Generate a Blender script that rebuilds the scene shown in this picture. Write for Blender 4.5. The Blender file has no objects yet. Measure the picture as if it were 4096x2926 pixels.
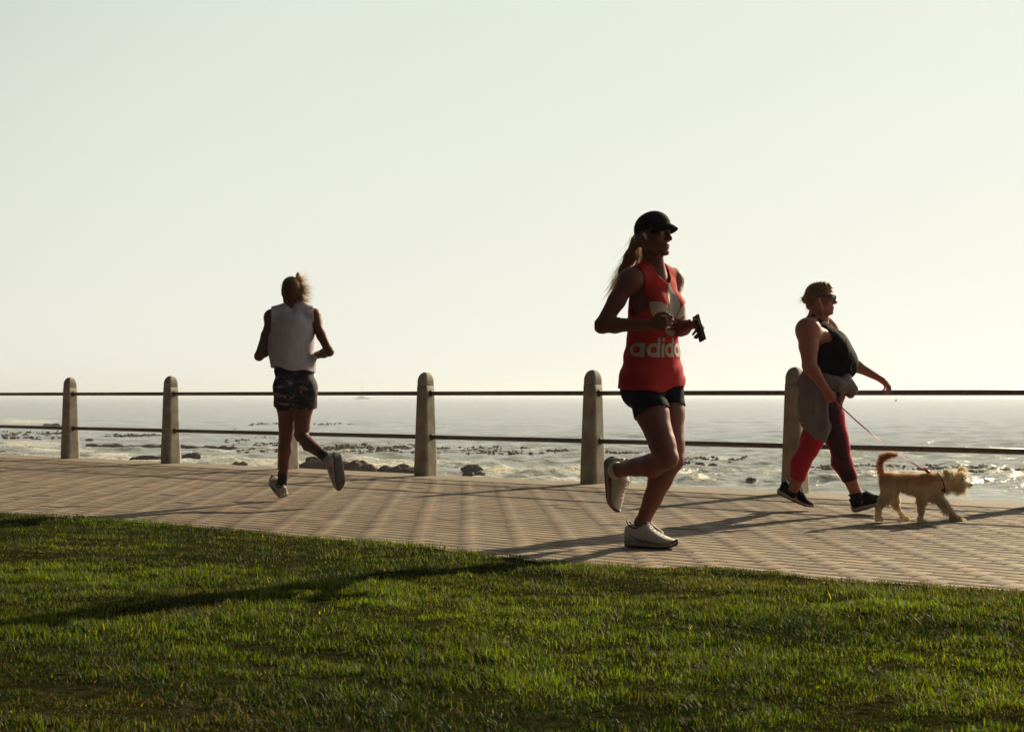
import bpy, bmesh, math, random
import numpy as np
from mathutils import Vector, Matrix, noise as mnoise
from mathutils.bvhtree import BVHTree

SC = bpy.context.scene
COL = SC.collection
R_ = math.radians
# ------------------------------------------------------------------ camera
F, CX, HY, H = 5689.0, 2048.0, 1583.0, 0.79      # focal length in photo pixels, principal column, horizon row, eye height
cd = bpy.data.cameras.new("camera"); cam = bpy.data.objects.new("camera", cd); COL.objects.link(cam)
cam.location = (0, 0, H); cam.rotation_euler = (R_(90), 0, 0)
cd.sensor_width = 36; cd.lens = 50; cd.shift_y = 120 / 4096
cd.clip_start = 0.05; cd.clip_end = 60000
cd.dof.use_dof = True; cd.dof.focus_distance = 9.5; cd.dof.aperture_fstop = 13.0
SC.camera = cam
SC.view_settings.view_transform = 'Standard'; SC.view_settings.look = 'None'
SC.view_settings.gamma = 1.0; SC.view_settings.use_curve_mapping = False
SC.view_settings.exposure = 0.74
# ------------------------------------------------------------------ sky and sun
SUN_EL, SUN_AZ = R_(24.7), R_(41.8)              # azimuth clockwise from the camera axis
wd = bpy.data.worlds.new("World"); SC.world = wd; wd.use_nodes = True
nt = wd.node_tree; nt.nodes.clear()
def _n(t, **k):
    n = nt.nodes.new(t)
    for a, b in k.items(): setattr(n, a, b)
    return n
sky = _n('ShaderNodeTexSky', sky_type='NISHITA'); sky.sun_disc = False
sky.sun_elevation = SUN_EL; sky.sun_rotation = SUN_AZ
sky.altitude = 0; sky.air_density = 1.0; sky.dust_density = 3.0; sky.ozone_density = 1.0
tcw = _n('ShaderNodeTexCoord')
lift = _n('ShaderNodeVectorMath', operation='MULTIPLY_ADD'); lift.inputs[1].default_value = (1, 1, .9); lift.inputs[2].default_value = (0, 0, .16)   # no dark band at the horizon: hazy air
nrm = _n('ShaderNodeVectorMath', operation='NORMALIZE')
nt.links.new(tcw.outputs['Generated'], lift.inputs[0]); nt.links.new(lift.outputs[0], nrm.inputs[0]); nt.links.new(nrm.outputs[0], sky.inputs['Vector'])
hs = _n('ShaderNodeHueSaturation'); hs.inputs['Saturation'].default_value = 0.30; hs.inputs['Value'].default_value = 1.0
nt.links.new(sky.outputs[0], hs.inputs['Color'])
# hazy white sky: the bright part round the sun is rolled off, c / (c + k)
add = _n('ShaderNodeVectorMath', operation='ADD'); add.inputs[1].default_value = (.7, .7, .7)
div = _n('ShaderNodeVectorMath', operation='DIVIDE')
nt.links.new(hs.outputs[0], add.inputs[0]); nt.links.new(hs.outputs[0], div.inputs[0]); nt.links.new(add.outputs[0], div.inputs[1])
tint = _n('ShaderNodeVectorMath', operation='MULTIPLY'); tint.inputs[1].default_value = (5.85, 5.86, 5.32)
nt.links.new(div.outputs[0], tint.inputs[0])
# the half of the sky away from the sun is much darker
dt = _n('ShaderNodeVectorMath', operation='DOT_PRODUCT'); dt.inputs[1].default_value = (math.sin(SUN_AZ), math.cos(SUN_AZ), -.55)
nt.links.new(tcw.outputs['Generated'], dt.inputs[0])
mrw = _n('ShaderNodeMapRange', interpolation_type='SMOOTHSTEP'); mrw.inputs['From Min'].default_value = -.35; mrw.inputs['From Max'].default_value = .50
mrw.inputs['To Min'].default_value = .08; mrw.inputs['To Max'].default_value = 1.0
nt.links.new(dt.outputs['Value'], mrw.inputs['Value'])
sc2 = _n('ShaderNodeVectorMath', operation='SCALE'); nt.links.new(tint.outputs[0], sc2.inputs[0]); nt.links.new(mrw.outputs[0], sc2.inputs['Scale'])
# a little darker and greener higher up
sp = _n('ShaderNodeSeparateXYZ'); nt.links.new(tcw.outputs['Generated'], sp.inputs[0])
mz = _n('ShaderNodeMapRange'); mz.inputs['From Min'].default_value = .03; mz.inputs['From Max'].default_value = .27; nt.links.new(sp.outputs['Z'], mz.inputs['Value'])
up_ = _n('ShaderNodeMix', data_type='VECTOR'); up_.inputs[4].default_value = (1, 1, .985); up_.inputs[5].default_value = (.880, .932, .915); nt.links.new(mz.outputs[0], up_.inputs[0])
m3 = _n('ShaderNodeVectorMath', operation='MULTIPLY'); nt.links.new(sc2.outputs[0], m3.inputs[0]); nt.links.new(up_.outputs[1], m3.inputs[1])
bg = _n('ShaderNodeBackground'); bg.inputs['Strength'].default_value = 0.10
nt.links.new(m3.outputs[0], bg.inputs['Color'])
wo = _n('ShaderNodeOutputWorld'); nt.links.new(bg.outputs[0], wo.inputs['Surface'])
sl = bpy.data.lights.new("sun", 'SUN'); sl.energy = 5.0; sl.angle = R_(0.6); sl.color = (1.0, 0.83, 0.56)
so = bpy.data.objects.new("sun", sl); COL.objects.link(so)
SUND = Vector((math.sin(SUN_AZ) * math.cos(SUN_EL), math.cos(SUN_AZ) * math.cos(SUN_EL), math.sin(SUN_EL)))
so.rotation_euler = (-SUND).to_track_quat('-Z', 'Y').to_euler(); so.location = SUND * 30
cy = SC.cycles
cy.max_bounces = 6; cy.diffuse_bounces = 3; cy.glossy_bounces = 3; cy.transmission_bounces = 4; cy.transparent_max_bounces = 6; cy.volume_bounces = 0
cy.caustics_reflective = False; cy.caustics_refractive = False; cy.sample_clamp_indirect = 4.0
cy.use_denoising = True

# ------------------------------------------------------------------ helpers
RNG = np.random.default_rng(7)
def W(px, py, Y):                                 # point seen at photo pixel (px, py), Y metres away
    return np.array([(px - CX) * Y / F, Y, H - (py - HY) * Y / F])
def G(px, py, z=0.0):                             # point of the horizontal plane z seen at pixel (px, py)
    Y = (H - z) * F / (py - HY)
    return np.array([(px - CX) * Y / F, Y, z])
def unit(v):
    v = np.asarray(v, float); return v / max(np.linalg.norm(v), 1e-9)

def mat(name, color=(.5, .5, .5), rough=.6, metal=0.0, spec=.5, noise=None, bump=None, attr=None, trans=None, sheen=0, sub=0):
    """Principled material; noise=(scale, amount, detail) varies the colour, bump=(scale, strength, distance), attr = colour attribute that multiplies,
    trans=(colour, share) adds light passing through."""
    m = bpy.data.materials.new(name); m.use_nodes = True; t = m.node_tree; b = t.nodes['Principled BSDF']; L = t.links
    b.inputs['Base Color'].default_value = (*color, 1); b.inputs['Roughness'].default_value = rough
    b.inputs['Metallic'].default_value = metal; b.inputs['Specular IOR Level'].default_value = spec
    if sheen: b.inputs['Sheen Weight'].default_value = sheen
    tc = t.nodes.new('ShaderNodeTexCoord'); src = None
    if noise:
        n = t.nodes.new('ShaderNodeTexNoise'); n.inputs['Scale'].default_value = noise[0]; n.inputs['Detail'].default_value = noise[2] if len(noise) > 2 else 5
        L.new(tc.outputs['Object'], n.inputs['Vector'])
        mr = t.nodes.new('ShaderNodeMapRange'); mr.inputs['From Min'].default_value = .3; mr.inputs['From Max'].default_value = .7
        mr.inputs['To Min'].default_value = 1 - noise[1]; mr.inputs['To Max'].default_value = 1 + noise[1]
        L.new(n.outputs['Fac'], mr.inputs['Value'])
        vm = t.nodes.new('ShaderNodeVectorMath'); vm.operation = 'SCALE'; vm.inputs[0].default_value = color
        L.new(mr.outputs[0], vm.inputs['Scale']); src = vm.outputs[0]
    if attr:
        a = t.nodes.new('ShaderNodeAttribute'); a.attribute_name = attr
        if src is None: src = a.outputs['Color']
        else:
            mm = t.nodes.new('ShaderNodeVectorMath'); mm.operation = 'MULTIPLY'; L.new(src, mm.inputs[0]); L.new(a.outputs['Color'], mm.inputs[1]); src = mm.outputs[0]
    if src is not None: L.new(src, b.inputs['Base Color'])
    if bump:
        n2 = t.nodes.new('ShaderNodeTexNoise'); n2.inputs['Scale'].default_value = bump[0]; n2.inputs['Detail'].default_value = 6
        L.new(tc.outputs['Object'], n2.inputs['Vector'])
        bp = t.nodes.new('ShaderNodeBump'); bp.inputs['Strength'].default_value = bump[1]; bp.inputs['Distance'].default_value = bump[2]
        L.new(n2.outputs['Fac'], bp.inputs['Height']); L.new(bp.outputs[0], b.inputs['Normal'])
    if trans:
        tr = t.nodes.new('ShaderNodeBsdfTranslucent'); tr.inputs['Color'].default_value = (*trans[0], 1)
        if attr and src is not None:
            mm = t.nodes.new('ShaderNodeVectorMath'); mm.operation = 'MULTIPLY'; a2 = t.nodes.new('ShaderNodeAttribute'); a2.attribute_name = attr
            L.new(a2.outputs['Color'], mm.inputs[0]); mm.inputs[1].default_value = trans[0]; L.new(mm.outputs[0], tr.inputs['Color'])
        mx = t.nodes.new('ShaderNodeMixShader'); mx.inputs[0].default_value = trans[1]
        L.new(b.outputs[0], mx.inputs[1]); L.new(tr.outputs[0], mx.inputs[2]); L.new(mx.outputs[0], t.nodes['Material Output'].inputs['Surface'])
    return m

def tag(o, label=None, cat=None, group=None, kind=None):
    for k, v in (('label', label), ('category', cat), ('group', group), ('kind', kind)):
        if v: o[k] = v
    return o
def empty(name, loc, label=None, cat=None, group=None):
    o = bpy.data.objects.new(name, None); o.empty_display_size = .1; COL.objects.link(o); o.location = [float(a) for a in loc]
    return tag(o, label, cat, group)
def _root(p):
    l = np.zeros(3)
    while p is not None: l = l + np.array(p.location); p = p.parent
    return l
def mesh(name, V, Fc, mats, parent=None, smooth=True, fmat=None, col=None, base=None):
    """Link one mesh object. V in world coordinates; V is shifted to the parent's (or base's) origin. Fc: list of faces or an (n,3|4) array."""
    V = np.asarray(V, float).reshape(-1, 3)
    off = _root(parent) if parent is not None else (np.zeros(3) if base is None else np.asarray(base, float))
    V = V - off
    me = bpy.data.meshes.new(name)
    if isinstance(Fc, np.ndarray):
        n, k = Fc.shape
        me.vertices.add(len(V)); me.vertices.foreach_set('co', V.astype(np.float32).ravel())
        me.loops.add(n * k); me.loops.foreach_set('vertex_index', Fc.astype(np.int32).ravel())
        me.polygons.add(n); me.polygons.foreach_set('loop_start', np.arange(0, n * k, k, dtype=np.int32))
        me.update(calc_edges=True)
    else:
        me.from_pydata([tuple(v) for v in V], [], [tuple(int(i) for i in f) for f in Fc])
    if not isinstance(mats, (list, tuple)): mats = [mats]
    for m in mats: me.materials.append(m)
    if smooth: me.polygons.foreach_set('use_smooth', np.ones(len(me.polygons), bool))
    if fmat is not None: me.polygons.foreach_set('material_index', np.asarray(fmat, np.int32))
    if col is not None:
        a = me.color_attributes.new('Col', 'FLOAT_COLOR', 'POINT')
        c = np.ones((len(V), 4), np.float32); c[:, :3] = col; a.data.foreach_set('color', c.ravel())
    me.validate(); me.update()
    o = bpy.data.objects.new(name, me); COL.objects.link(o)
    if parent is not None: o.parent = parent
    elif base is not None: o.location = [float(a) for a in base]
    return o

def thick(o, t, off=-1):
    m = o.modifiers.new('thickness', 'SOLIDIFY'); m.thickness = t; m.offset = off; return o
def frame(d, hint=(0, 0, 1)):
    d = unit(d); h = np.asarray(hint, float)
    if abs(np.dot(unit(h), d)) > .97: h = np.array([1., 0, 0])
    a = unit(np.cross(h, d)); b = np.cross(d, a); return a, b, d
def tube(pts, rad, n=10, cap=True):
    """Verts and quads of a round tube through pts; rad one number or one per point."""
    P = np.asarray(pts, float); rad = np.broadcast_to(np.asarray(rad, float), (len(P),)); V, Q = [], []
    T = np.gradient(P, axis=0); a, b, _ = frame(T[0])
    for i, p in enumerate(P):
        t = unit(T[i]); a = unit(a - t * np.dot(a, t)); b = np.cross(t, a)
        th = np.arange(n) * 2 * math.pi / n
        V.append(p + rad[i] * (np.cos(th)[:, None] * a + np.sin(th)[:, None] * b))
    V = np.concatenate(V)
    for i in range(len(P) - 1):
        for j in range(n): Q.append((i * n + j, i * n + (j + 1) % n, (i + 1) * n + (j + 1) % n, (i + 1) * n + j))
    if cap: Q.append(tuple(range(n))[::-1]); Q.append(tuple((len(P) - 1) * n + j for j in range(n)))
    return V, Q
def join(parts):
    V, Q, n = [], [], 0
    for v, q in parts:
        V.append(np.asarray(v)); Q += [tuple(i + n for i in f) for f in q]; n += len(v)
    return np.concatenate(V), Q
def vnoise(P, scale, seed=0, octs=3):
    """Cheap smooth noise of an (n,3) array from a sum of turned sines, about -1..1."""
    r = np.random.default_rng(seed); out = np.zeros(len(P)); amp = 1; tot = 0
    for o in range(octs):
        for _ in range(5):
            d = unit(r.normal(size=3)) * scale * (1.9 ** o) * r.uniform(.6, 1.4)
            out += amp * np.sin(P @ d + r.uniform(0, 6.28) + 1.3 * np.sin(P @ (unit(r.normal(size=3)) * scale * .7 * (1.9 ** o))))
        tot += amp * 2.2; amp *= .55
    return out / tot
# ------------------------------------------------------------------ ground, coping, paving
FD = unit([0.776, -0.631, 0])                      # direction of the railing, left and far to right and near
P0 = np.array([2.300, 11.51, 0.0])                 # foot of the post beside the woman with the dog
SN = unit([FD[1] * -1, FD[0], 0])                  # towards the sea
STEP = 2.026
def rail_xy(s, off=0.0): return P0 + FD * s + SN * off
GR = [(-2600, 1960), (-1400, 1998), (-600, 2033), (0, 2054), (400, 2080), (700, 2104), (1100, 2136), (1523, 2172), (1954, 2228), (2400, 2262), (2900, 2278), (3242, 2314), (3520, 2340), (3794, 2359), (4096, 2378), (5200, 2480), (7000, 2640)]
GRP = np.array([G(x, y) for x, y in GR])           # edge of the lawn on the ground
def lawn_side(X, Y, z=None):                       # > 0 on the lawn: depth of the edge minus the depth here, along the view ray
    px = CX + F * X / np.maximum(Y, .2)
    ey = np.interp(px, [g[0] for g in GR], [g[1] for g in GR])
    return H * F / (ey - HY) - Y

m_ground = mat('soil', (.019, .019, .008), .95, spec=0, noise=(28, .7), bump=(40, .6, .01))
m_bed = mat('joint_sand', (.022, .015, .014), .95, noise=(20, .3))
V = np.array([rail_xy(-200, .17), rail_xy(60, .17), rail_xy(60, -80), rail_xy(-200, -80)]); V[:, 2] = -.0022
mesh('ground', V, [(0, 1, 2, 3)], m_bed, smooth=False); tag(bpy.data.objects['ground'], kind='structure')

m_cope = mat('coping_concrete', (.20, .155, .105), .85, noise=(5, .25), bump=(60, .35, .004))
a, b, c, d = rail_xy(-120, .17), rail_xy(40, .17), rail_xy(40, -.42), rail_xy(-120, -.42)
v = np.array([a, b, c, d]); lo = v.copy(); v[:, 2] = .004; lo[:, 2] = -.2
V = np.vstack([v, lo]); fs = [(0, 3, 2, 1), (0, 1, 5, 4), (2, 3, 7, 6), (1, 2, 6, 5), (3, 0, 4, 7)]
mesh('coping_kerb', V, fs, m_cope, smooth=False); tag(bpy.data.objects['coping_kerb'], kind='structure')
m_wall = mat('seawall_stone', (.20, .17, .13), .85, noise=(1.5, .35), bump=(12, .6, .03))
wv = []
for s_ in (-200, 60):
    for o_, z_ in ((.15, -.205), (.55, -5.2), (-1.5, -5.2), (-1.5, -.205)):
        p = rail_xy(s_, o_); wv.append((p[0], p[1], z_))
mesh('sea_wall', wv, [(0, 1, 5, 4), (1, 2, 6, 5), (2, 3, 7, 6), (3, 0, 4, 7), (0, 3, 2, 1), (4, 5, 6, 7)], m_wall, smooth=False)
tag(bpy.data.objects['sea_wall'], 'stone sea wall under the promenade railing, dropping to the surf', 'wall')

def paving():
    w = .1; g = .0022; ch = .0026
    th = R_(90 + 1.9); ax = np.array([math.cos(th), math.sin(th)])          # the zigzag columns run along (1,1)
    c, s = math.cos(th - R_(45)), math.sin(th - R_(45)); R = np.array([[c, -s], [s, c]])
    n = 175; I, J = np.meshgrid(np.arange(-n, n), np.arange(-n, n), indexing='ij'); I = I.ravel(); J = J.ravel()
    k = (I - J) % 4
    hz = k == 0; vt = k == 3
    x0 = np.concatenate([I[hz], I[vt]]) * w; y0 = np.concatenate([J[hz], J[vt]]) * w
    sx = np.concatenate([np.full(hz.sum(), 2 * w), np.full(vt.sum(), w)]); sy = np.concatenate([np.full(hz.sum(), w), np.full(vt.sum(), 2 * w)])
    cen = np.stack([x0 + sx / 2, y0 + sy / 2], 1); org = np.array([-1.5, 10.5])
    wc = cen @ R.T + org
    ofs = (wc[:, 0] - P0[0]) * SN[0] + (wc[:, 1] - P0[1]) * SN[1]
    keep = (ofs < -.36) & (lawn_side(wc[:, 0], wc[:, 1]) < .35) & (np.abs(wc[:, 0]) < .55 * wc[:, 1] + 2) & (wc[:, 1] > 3)
    cen, sx, sy, wc = cen[keep], sx[keep], sy[keep], wc[keep]; N = len(cen)
    r = RNG
    gx = sx / 2 - g * r.uniform(.5, 1.5, N); gy = sy / 2 - g * r.uniform(.5, 1.5, N)
    zt = r.normal(0, .0003, N); tx = r.normal(0, .0035, N); ty = r.normal(0, .0035, N); rot = r.normal(0, .006, N)
    wob = .0004 * vnoise(np.c_[wc, np.zeros(N)], 1.1, 5)
    bad = r.random(N) < .015; zt[bad] += r.choice([-.003, .0035], bad.sum())
    V = np.zeros((N, 16, 3))
    cor = np.array([[-1, -1], [1, -1], [1, 1], [-1, 1]])
    for lvl, (ins, z) in enumerate(((0, -.012), (0, -.0022), (ch, -.0008), (ch + .0008, -.0002))):
        for q in range(4):
            lx = cor[q, 0] * (gx - ins); ly = cor[q, 1] * (gy - ins)
            cx_, sx_ = np.cos(rot), np.sin(rot)
            X = cen[:, 0] + lx * cx_ - ly * sx_; Yv = cen[:, 1] + lx * sx_ + ly * cx_
            P = np.stack([X, Yv], 1) @ R.T + org
            V[:, lvl * 4 + q, 0] = P[:, 0]; V[:, lvl * 4 + q, 1] = P[:, 1]
            V[:, lvl * 4 + q, 2] = z + (zt + lx * tx + ly * ty + wob if lvl else 0) * (1 if lvl else 0)
    fc = []
    for l in range(3):
        for q in range(4): fc.append((l * 4 + q, l * 4 + (q + 1) % 4, (l + 1) * 4 + (q + 1) % 4, (l + 1) * 4 + q))
    fc.append((12, 13, 14, 15)); fc = np.array(fc)
    Fa = (fc[None] + (np.arange(N) * 16)[:, None, None]).reshape(-1, 4)
    big = vnoise(np.c_[wc, np.zeros(N)], .9, 3)
    br = np.clip(1 + r.normal(0, .10, N) + .20 * big, .5, 1.5); hue = r.normal(0, .04, N)
    colr = np.stack([br * (1 + hue), br, br * (1 - hue)], 1)
    C = np.repeat(colr, 16, 0).reshape(N, 16, 3); C[:, :12] *= np.array([.16, .13, .14]); C = C.reshape(-1, 3)   # dirt in the joints and on the worn edges
    m = mat('paver_brick', (.195, .148, .104), .75, spec=.15, noise=(9, .14), bump=(420, .5, .0016), attr='Col')
    tag(mesh('pavement', V.reshape(-1, 3), Fa, m, smooth=False, col=C), kind='structure')
paving()

# lawn soil sheet, a little above the paving, and the grass on it
def lawn_h(X, Y):
    P = np.c_[X, Y, np.zeros(len(X))]
    return .018 + .012 * vnoise(P, 2.6, 11) + .006 * vnoise(P, 8, 12) + .003 * vnoise(P, 24, 13) + np.clip(.010 * (6.5 - Y), -.0, .04)
def lawn():
    nx, ny = 260, 220
    u = np.linspace(-1.0, 1.0, nx); t = np.linspace(0, 1, ny)
    V = np.zeros((ny, nx, 3))
    for i, tt in enumerate(t):
        for_x = np.sign(u) * np.abs(u) ** 1.6 * 7000 + CX
        ey = np.interp(for_x, [g[0] for g in GR], [g[1] for g in GR]); Ye = H * F / (ey - HY) - .01
        Y = 1.2 + (Ye - 1.2) * tt; X = (for_x - CX) * Y / F
        V[i, :, 0] = X; V[i, :, 1] = Y
        V[i, :, 2] = lawn_h(X, Y) * min(1, (1 - tt) * 40) + (-.006 if i == ny - 1 else 0)
    idx = np.arange(nx * ny).reshape(ny, nx)
    Q = np.stack([idx[:-1, :-1], idx[:-1, 1:], idx[1:, 1:], idx[1:, :-1]], -1).reshape(-1, 4)
    tag(mesh('lawn_soil', V.reshape(-1, 3), Q, m_ground), kind='structure')
    # blades
    N = 640000; r = RNG
    Y = np.sqrt(r.uniform(2.75 ** 2, 9.6 ** 2, N)); Y = np.where(r.random(N) < .45, r.uniform(2.75, 6.5, N), Y)
    X = r.uniform(-1, 1, N) * (.36 * Y + .70)
    ls = lawn_side(X, Y); P3 = np.c_[X, Y, np.zeros(N)]
    edge = .045 * vnoise(P3, 9, 21)
    bare = vnoise(P3, 3.0, 31) + .5 * vnoise(P3, 11, 32)                     # thin, brown patches
    right = np.clip((X / Y - .02) * 4, 0, 1) * np.exp(-ls / .45)             # worn strip behind the edge at the right
    keep = (ls > edge) & (r.random(N) > np.clip((bare - .75) * 1.2, 0, .5)) & (r.random(N) > .55 * right) & (r.random(N) > np.clip((-vnoise(P3, 17, 43) - .15) * 2.0, 0, .7))
    X, Y, ls, bare, right, P3 = X[keep], Y[keep], ls[keep], bare[keep], right[keep], P3[keep]; N = len(X)
    z0 = lawn_h(X, Y) * np.clip(ls * 12, 0, 1) - .004
    clump = vnoise(P3, 6.5, 41); tall = vnoise(P3, 22, 42)
    Lh = .0175 * np.clip(1 + .55 * clump + .75 * tall + r.normal(0, .32, N), .3, 3.0) * (1 - .35 * np.clip(bare, 0, 1)) * (1 - .35 * right)
    long_ = r.random(N) < .02; Lh[long_] *= 1.7
    wd_ = r.uniform(.0016, .0034, N) * np.clip(.75 + Y * .055, .9, 1.4)
    az = r.uniform(0, 2 * math.pi, N); lean = np.clip(np.abs(r.normal(.70, .45, N)), 0, 1.4)
    lz = 2.2 + 1.2 * clump; az = np.where(r.random(N) < .35, lz + r.normal(0, .6, N), az)
    dx, dy = np.cos(az), np.sin(az); fa = az + math.pi / 2 + r.normal(0, .7, N); sxv, syv = np.cos(fa) * wd_ / 2, np.sin(fa) * wd_ / 2
    V = np.zeros((N, 5, 3)); base = np.stack([X, Y, z0], 1)
    m1 = base + np.stack([dx * Lh * .35 * np.sin(lean), dy * Lh * .35 * np.sin(lean), Lh * .55 * np.cos(lean * .5)], 1)
    tip = base + np.stack([dx * Lh * np.sin(lean) * .95, dy * Lh * np.sin(lean) * .95, Lh * np.cos(lean) + .003], 1)
    sd = np.stack([sxv, syv, np.zeros(N)], 1)
    V[:, 0] = base - sd; V[:, 1] = base + sd; V[:, 2] = m1 + sd * .9; V[:, 3] = m1 - sd * .9; V[:, 4] = tip
    F4 = np.array([[0, 1, 2], [0, 2, 3], [3, 2, 4]])
    Fa = (F4[None] + (np.arange(N) * 5)[:, None, None]).reshape(-1, 3)
    g = np.clip(.45 + .45 * vnoise(P3, 4, 51) + .35 * tall + r.normal(0, .38, N), 0, 1.4) ** 1.7
    c0, c1 = np.array([.006, .012, .0012]), np.array([.062, .086, .005])
    C = c0 + (c1 - c0) * g[:, None]
    dry = r.random(N) < (.07 + .30 * np.clip(bare, 0, 1) + .45 * right); C[dry] = np.array([.075, .048, .020]) * r.uniform(.5, 1.2, (dry.sum(), 1))
    yel = r.random(N) < .0015; C[yel] = (.35, .24, .02)
    m = mat('grass_blade', (1, 1, 1), .55, spec=.2, attr='Col', trans=((2.1, 2.2, .7), .55))
    tag(mesh('grass', V.reshape(-1, 3), Fa, m, smooth=True, col=np.repeat(C, 5, 0)), 'short uneven green lawn in front of the brick promenade', 'grass', kind='stuff')
lawn()

# ------------------------------------------------------------------ sea
ZW = -3.5
def wave_h(X, Y, minl):
    """Height of the sea; waves shorter than minl metres are left to the shader."""
    r = np.random.default_rng(77); h = np.zeros_like(X)
    for i in range(60):
        lam = .7 * (1.062 ** i) ; th = r.normal(0, .55) + R_(-8)
        kx, ky = math.sin(th) * 2 * math.pi / lam, math.cos(th) * 2 * math.pi / lam
        ph = r.uniform(0, 6.28) ; am = .0135 * lam ** .55 * r.uniform(.6, 1.3) * min(1, 3 / lam) ** .95
        w = np.clip(lam / minl - 1.2, 0, 1)
        s_ = np.sin(X * kx + Y * ky + ph + .8 * np.sin(X * .021 * i + Y * .013))
        h += w * am * (s_ + .35 * (s_ * s_ - .5))
    return h
# breaking crests and foam fields: (px, py, half width px, half depth px, height m, foam)
BREAK = [(110, 1682, 190, 7, .45, .62), (120, 1780, 210, 10, .42, .66), (440, 1822, 130, 9, .28, .7), (1050, 1851, 90, 9, .25, .8), (1990, 1880, 100, 9, .22, .8),
         (1440, 1835, 80, 8, .12, .7), (2765, 1918, 75, 9, .35, .45), (3925, 1962, 140, 7, .18, .5), (860, 1842, 120, 6, .15, .6), (3790, 1818, 90, 5, .3, .0), (1330, 1762, 90, 5, .28, .0),
         (520, 1705, 160, 5, .30, .0), (2820, 1796, 110, 6, .3, .1), (250, 1800, 260, 8, .1, .6), (2300, 1855, 160, 6, .14, .15), (3250, 1745, 160, 4, .25, 0)]
def sea():
    ny, nx = 520, 1150
    py = np.concatenate([HY + np.geomspace(1.3, 22, 110), HY + 22 + np.linspace(0, 1, 380) ** 1.06 * 330, HY + 352 + np.geomspace(5, 1600, 30)])
    d = (H - ZW) * F / (py - HY); ny = len(d)
    u = np.linspace(-1, 1, nx) * .56; k_ = 40; u[:k_] = -.56 - np.geomspace(4.5, .02, k_); u[-k_:] = -u[:k_][::-1]
    X = u[None] * d[:, None]; Y = np.repeat(d[:, None], nx, 1)
    row = np.abs(np.gradient(d))[:, None]; X = X + 0 * Y
    h = wave_h(X, Y, np.maximum(row * 2.2, X[:, 1:2] * 0 + .56 * 2 * d[:, None] / nx * 1.6))
    PX = CX + F * X / Y; PY = (HY + (H - ZW) * F / Y)
    foam = np.zeros_like(X)
    wob = vnoise(np.stack([X.ravel() * .25, Y.ravel() * .25, 0 * X.ravel()], 1), 1.0, 88).reshape(X.shape)
    for (a, b, wx, wy, hh, fo) in BREAK:
        cy_ = b + wob * wy * .8 + .012 * (PX - a)
        e = np.clip(1 - ((PX - a) / wx) ** 2, 0, 1)
        q = (PY - cy_) / wy
        crest = e * np.exp(-(q * 1.3) ** 2) ; h += .5 * hh * crest * (1 + .35 * wob)
        foam = np.maximum(foam, fo * e * np.exp(-np.clip(q, -9, 9) ** 2 * np.where(q > 0, .22, 1.6)))
    # general scraps of foam near the shore
    near = np.clip((PY - 1700) / 120, 0, 1)
    sf = vnoise(np.stack([X.ravel() * .10, Y.ravel() * .30, 0 * X.ravel()], 1), 1.6, 91, 4).reshape(X.shape)
    foam = np.maximum(foam, near * np.clip(sf * 1.0 - .05, 0, .5))
    h = h * np.clip((d[:, None] - 16) / 12, 0, 1)
    V = np.stack([X, Y, ZW + h], -1)
    # curve of the far edge is flat; carry on to the sides with two wide wings
    idx = np.arange(nx * ny).reshape(ny, nx)
    Q = np.stack([idx[1:, :-1], idx[1:, 1:], idx[:-1, 1:], idx[:-1, :-1]], -1).reshape(-1, 4)
    m = bpy.data.materials.new('sea_water'); m.use_nodes = True; t = m.node_tree; L = t.links; b = t.nodes['Principled BSDF']
    b.inputs['Base Color'].default_value = (.085, .095, .080, 1); b.inputs['Roughness'].default_value = .12; b.inputs['IOR'].default_value = 1.33
    tc = t.nodes.new('ShaderNodeTexCoord')
    def nz(sc, det, stretch=(1, 1, 1)):
        mp = t.nodes.new('ShaderNodeMapping'); mp.inputs['Scale'].default_value = stretch; L.new(tc.outputs['Object'], mp.inputs[0])
        n = t.nodes.new('ShaderNodeTexNoise'); n.inputs['Scale'].default_value = sc; n.inputs['Detail'].default_value = det; n.inputs['Roughness'].default_value = .6
        L.new(mp.outputs[0], n.inputs['Vector']); return n.outputs['Fac']
    def mth(op, a_, b_):
        n = t.nodes.new('ShaderNodeMath'); n.operation = op
        for k_, v_ in enumerate((a_, b_)):
            if isinstance(v_, (int, float)): n.inputs[k_].default_value = v_
            else: L.new(v_, n.inputs[k_])
        return n.outputs[0]
    n1 = nz(.9, 6, (.55, 1, 1)); n2 = nz(.09, 4, (.5, 1, 1)); n3 = nz(4.0, 4)
    hh = mth('ADD', mth('MULTIPLY', n1, .75), mth('ADD', mth('MULTIPLY', n2, .9), mth('MULTIPLY', n3, .30)))
    bp = t.nodes.new('ShaderNodeBump'); bp.inputs['Strength'].default_value = 1.0; bp.inputs['Distance'].default_value = .34
    L.new(hh, bp.inputs['Height']); L.new(bp.outputs[0], b.inputs['Normal'])
    at = t.nodes.new('ShaderNodeAttribute'); at.attribute_name = 'Col'
    sep = t.nodes.new('ShaderNodeSeparateColor'); L.new(at.outputs['Color'], sep.inputs[0])
    wc = t.nodes.new('ShaderNodeMix'); wc.data_type = 'RGBA'; wc.inputs[6].default_value = (.085, .088, .070, 1); wc.inputs[7].default_value = (.25, .245, .19, 1)   # paler towards the shore: aerated water, with sky glare also put into the colour
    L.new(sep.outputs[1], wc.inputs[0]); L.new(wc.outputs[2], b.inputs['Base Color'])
    nf = nz(4.5, 9, (.6, 1, 1))
    fm = mth('MULTIPLY', mth('SUBTRACT', mth('ADD', sep.outputs[0], mth('MULTIPLY', nf, 1.1)), .93), 5.5)
    cl = t.nodes.new('ShaderNodeClamp'); L.new(fm, cl.inputs[0])
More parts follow.
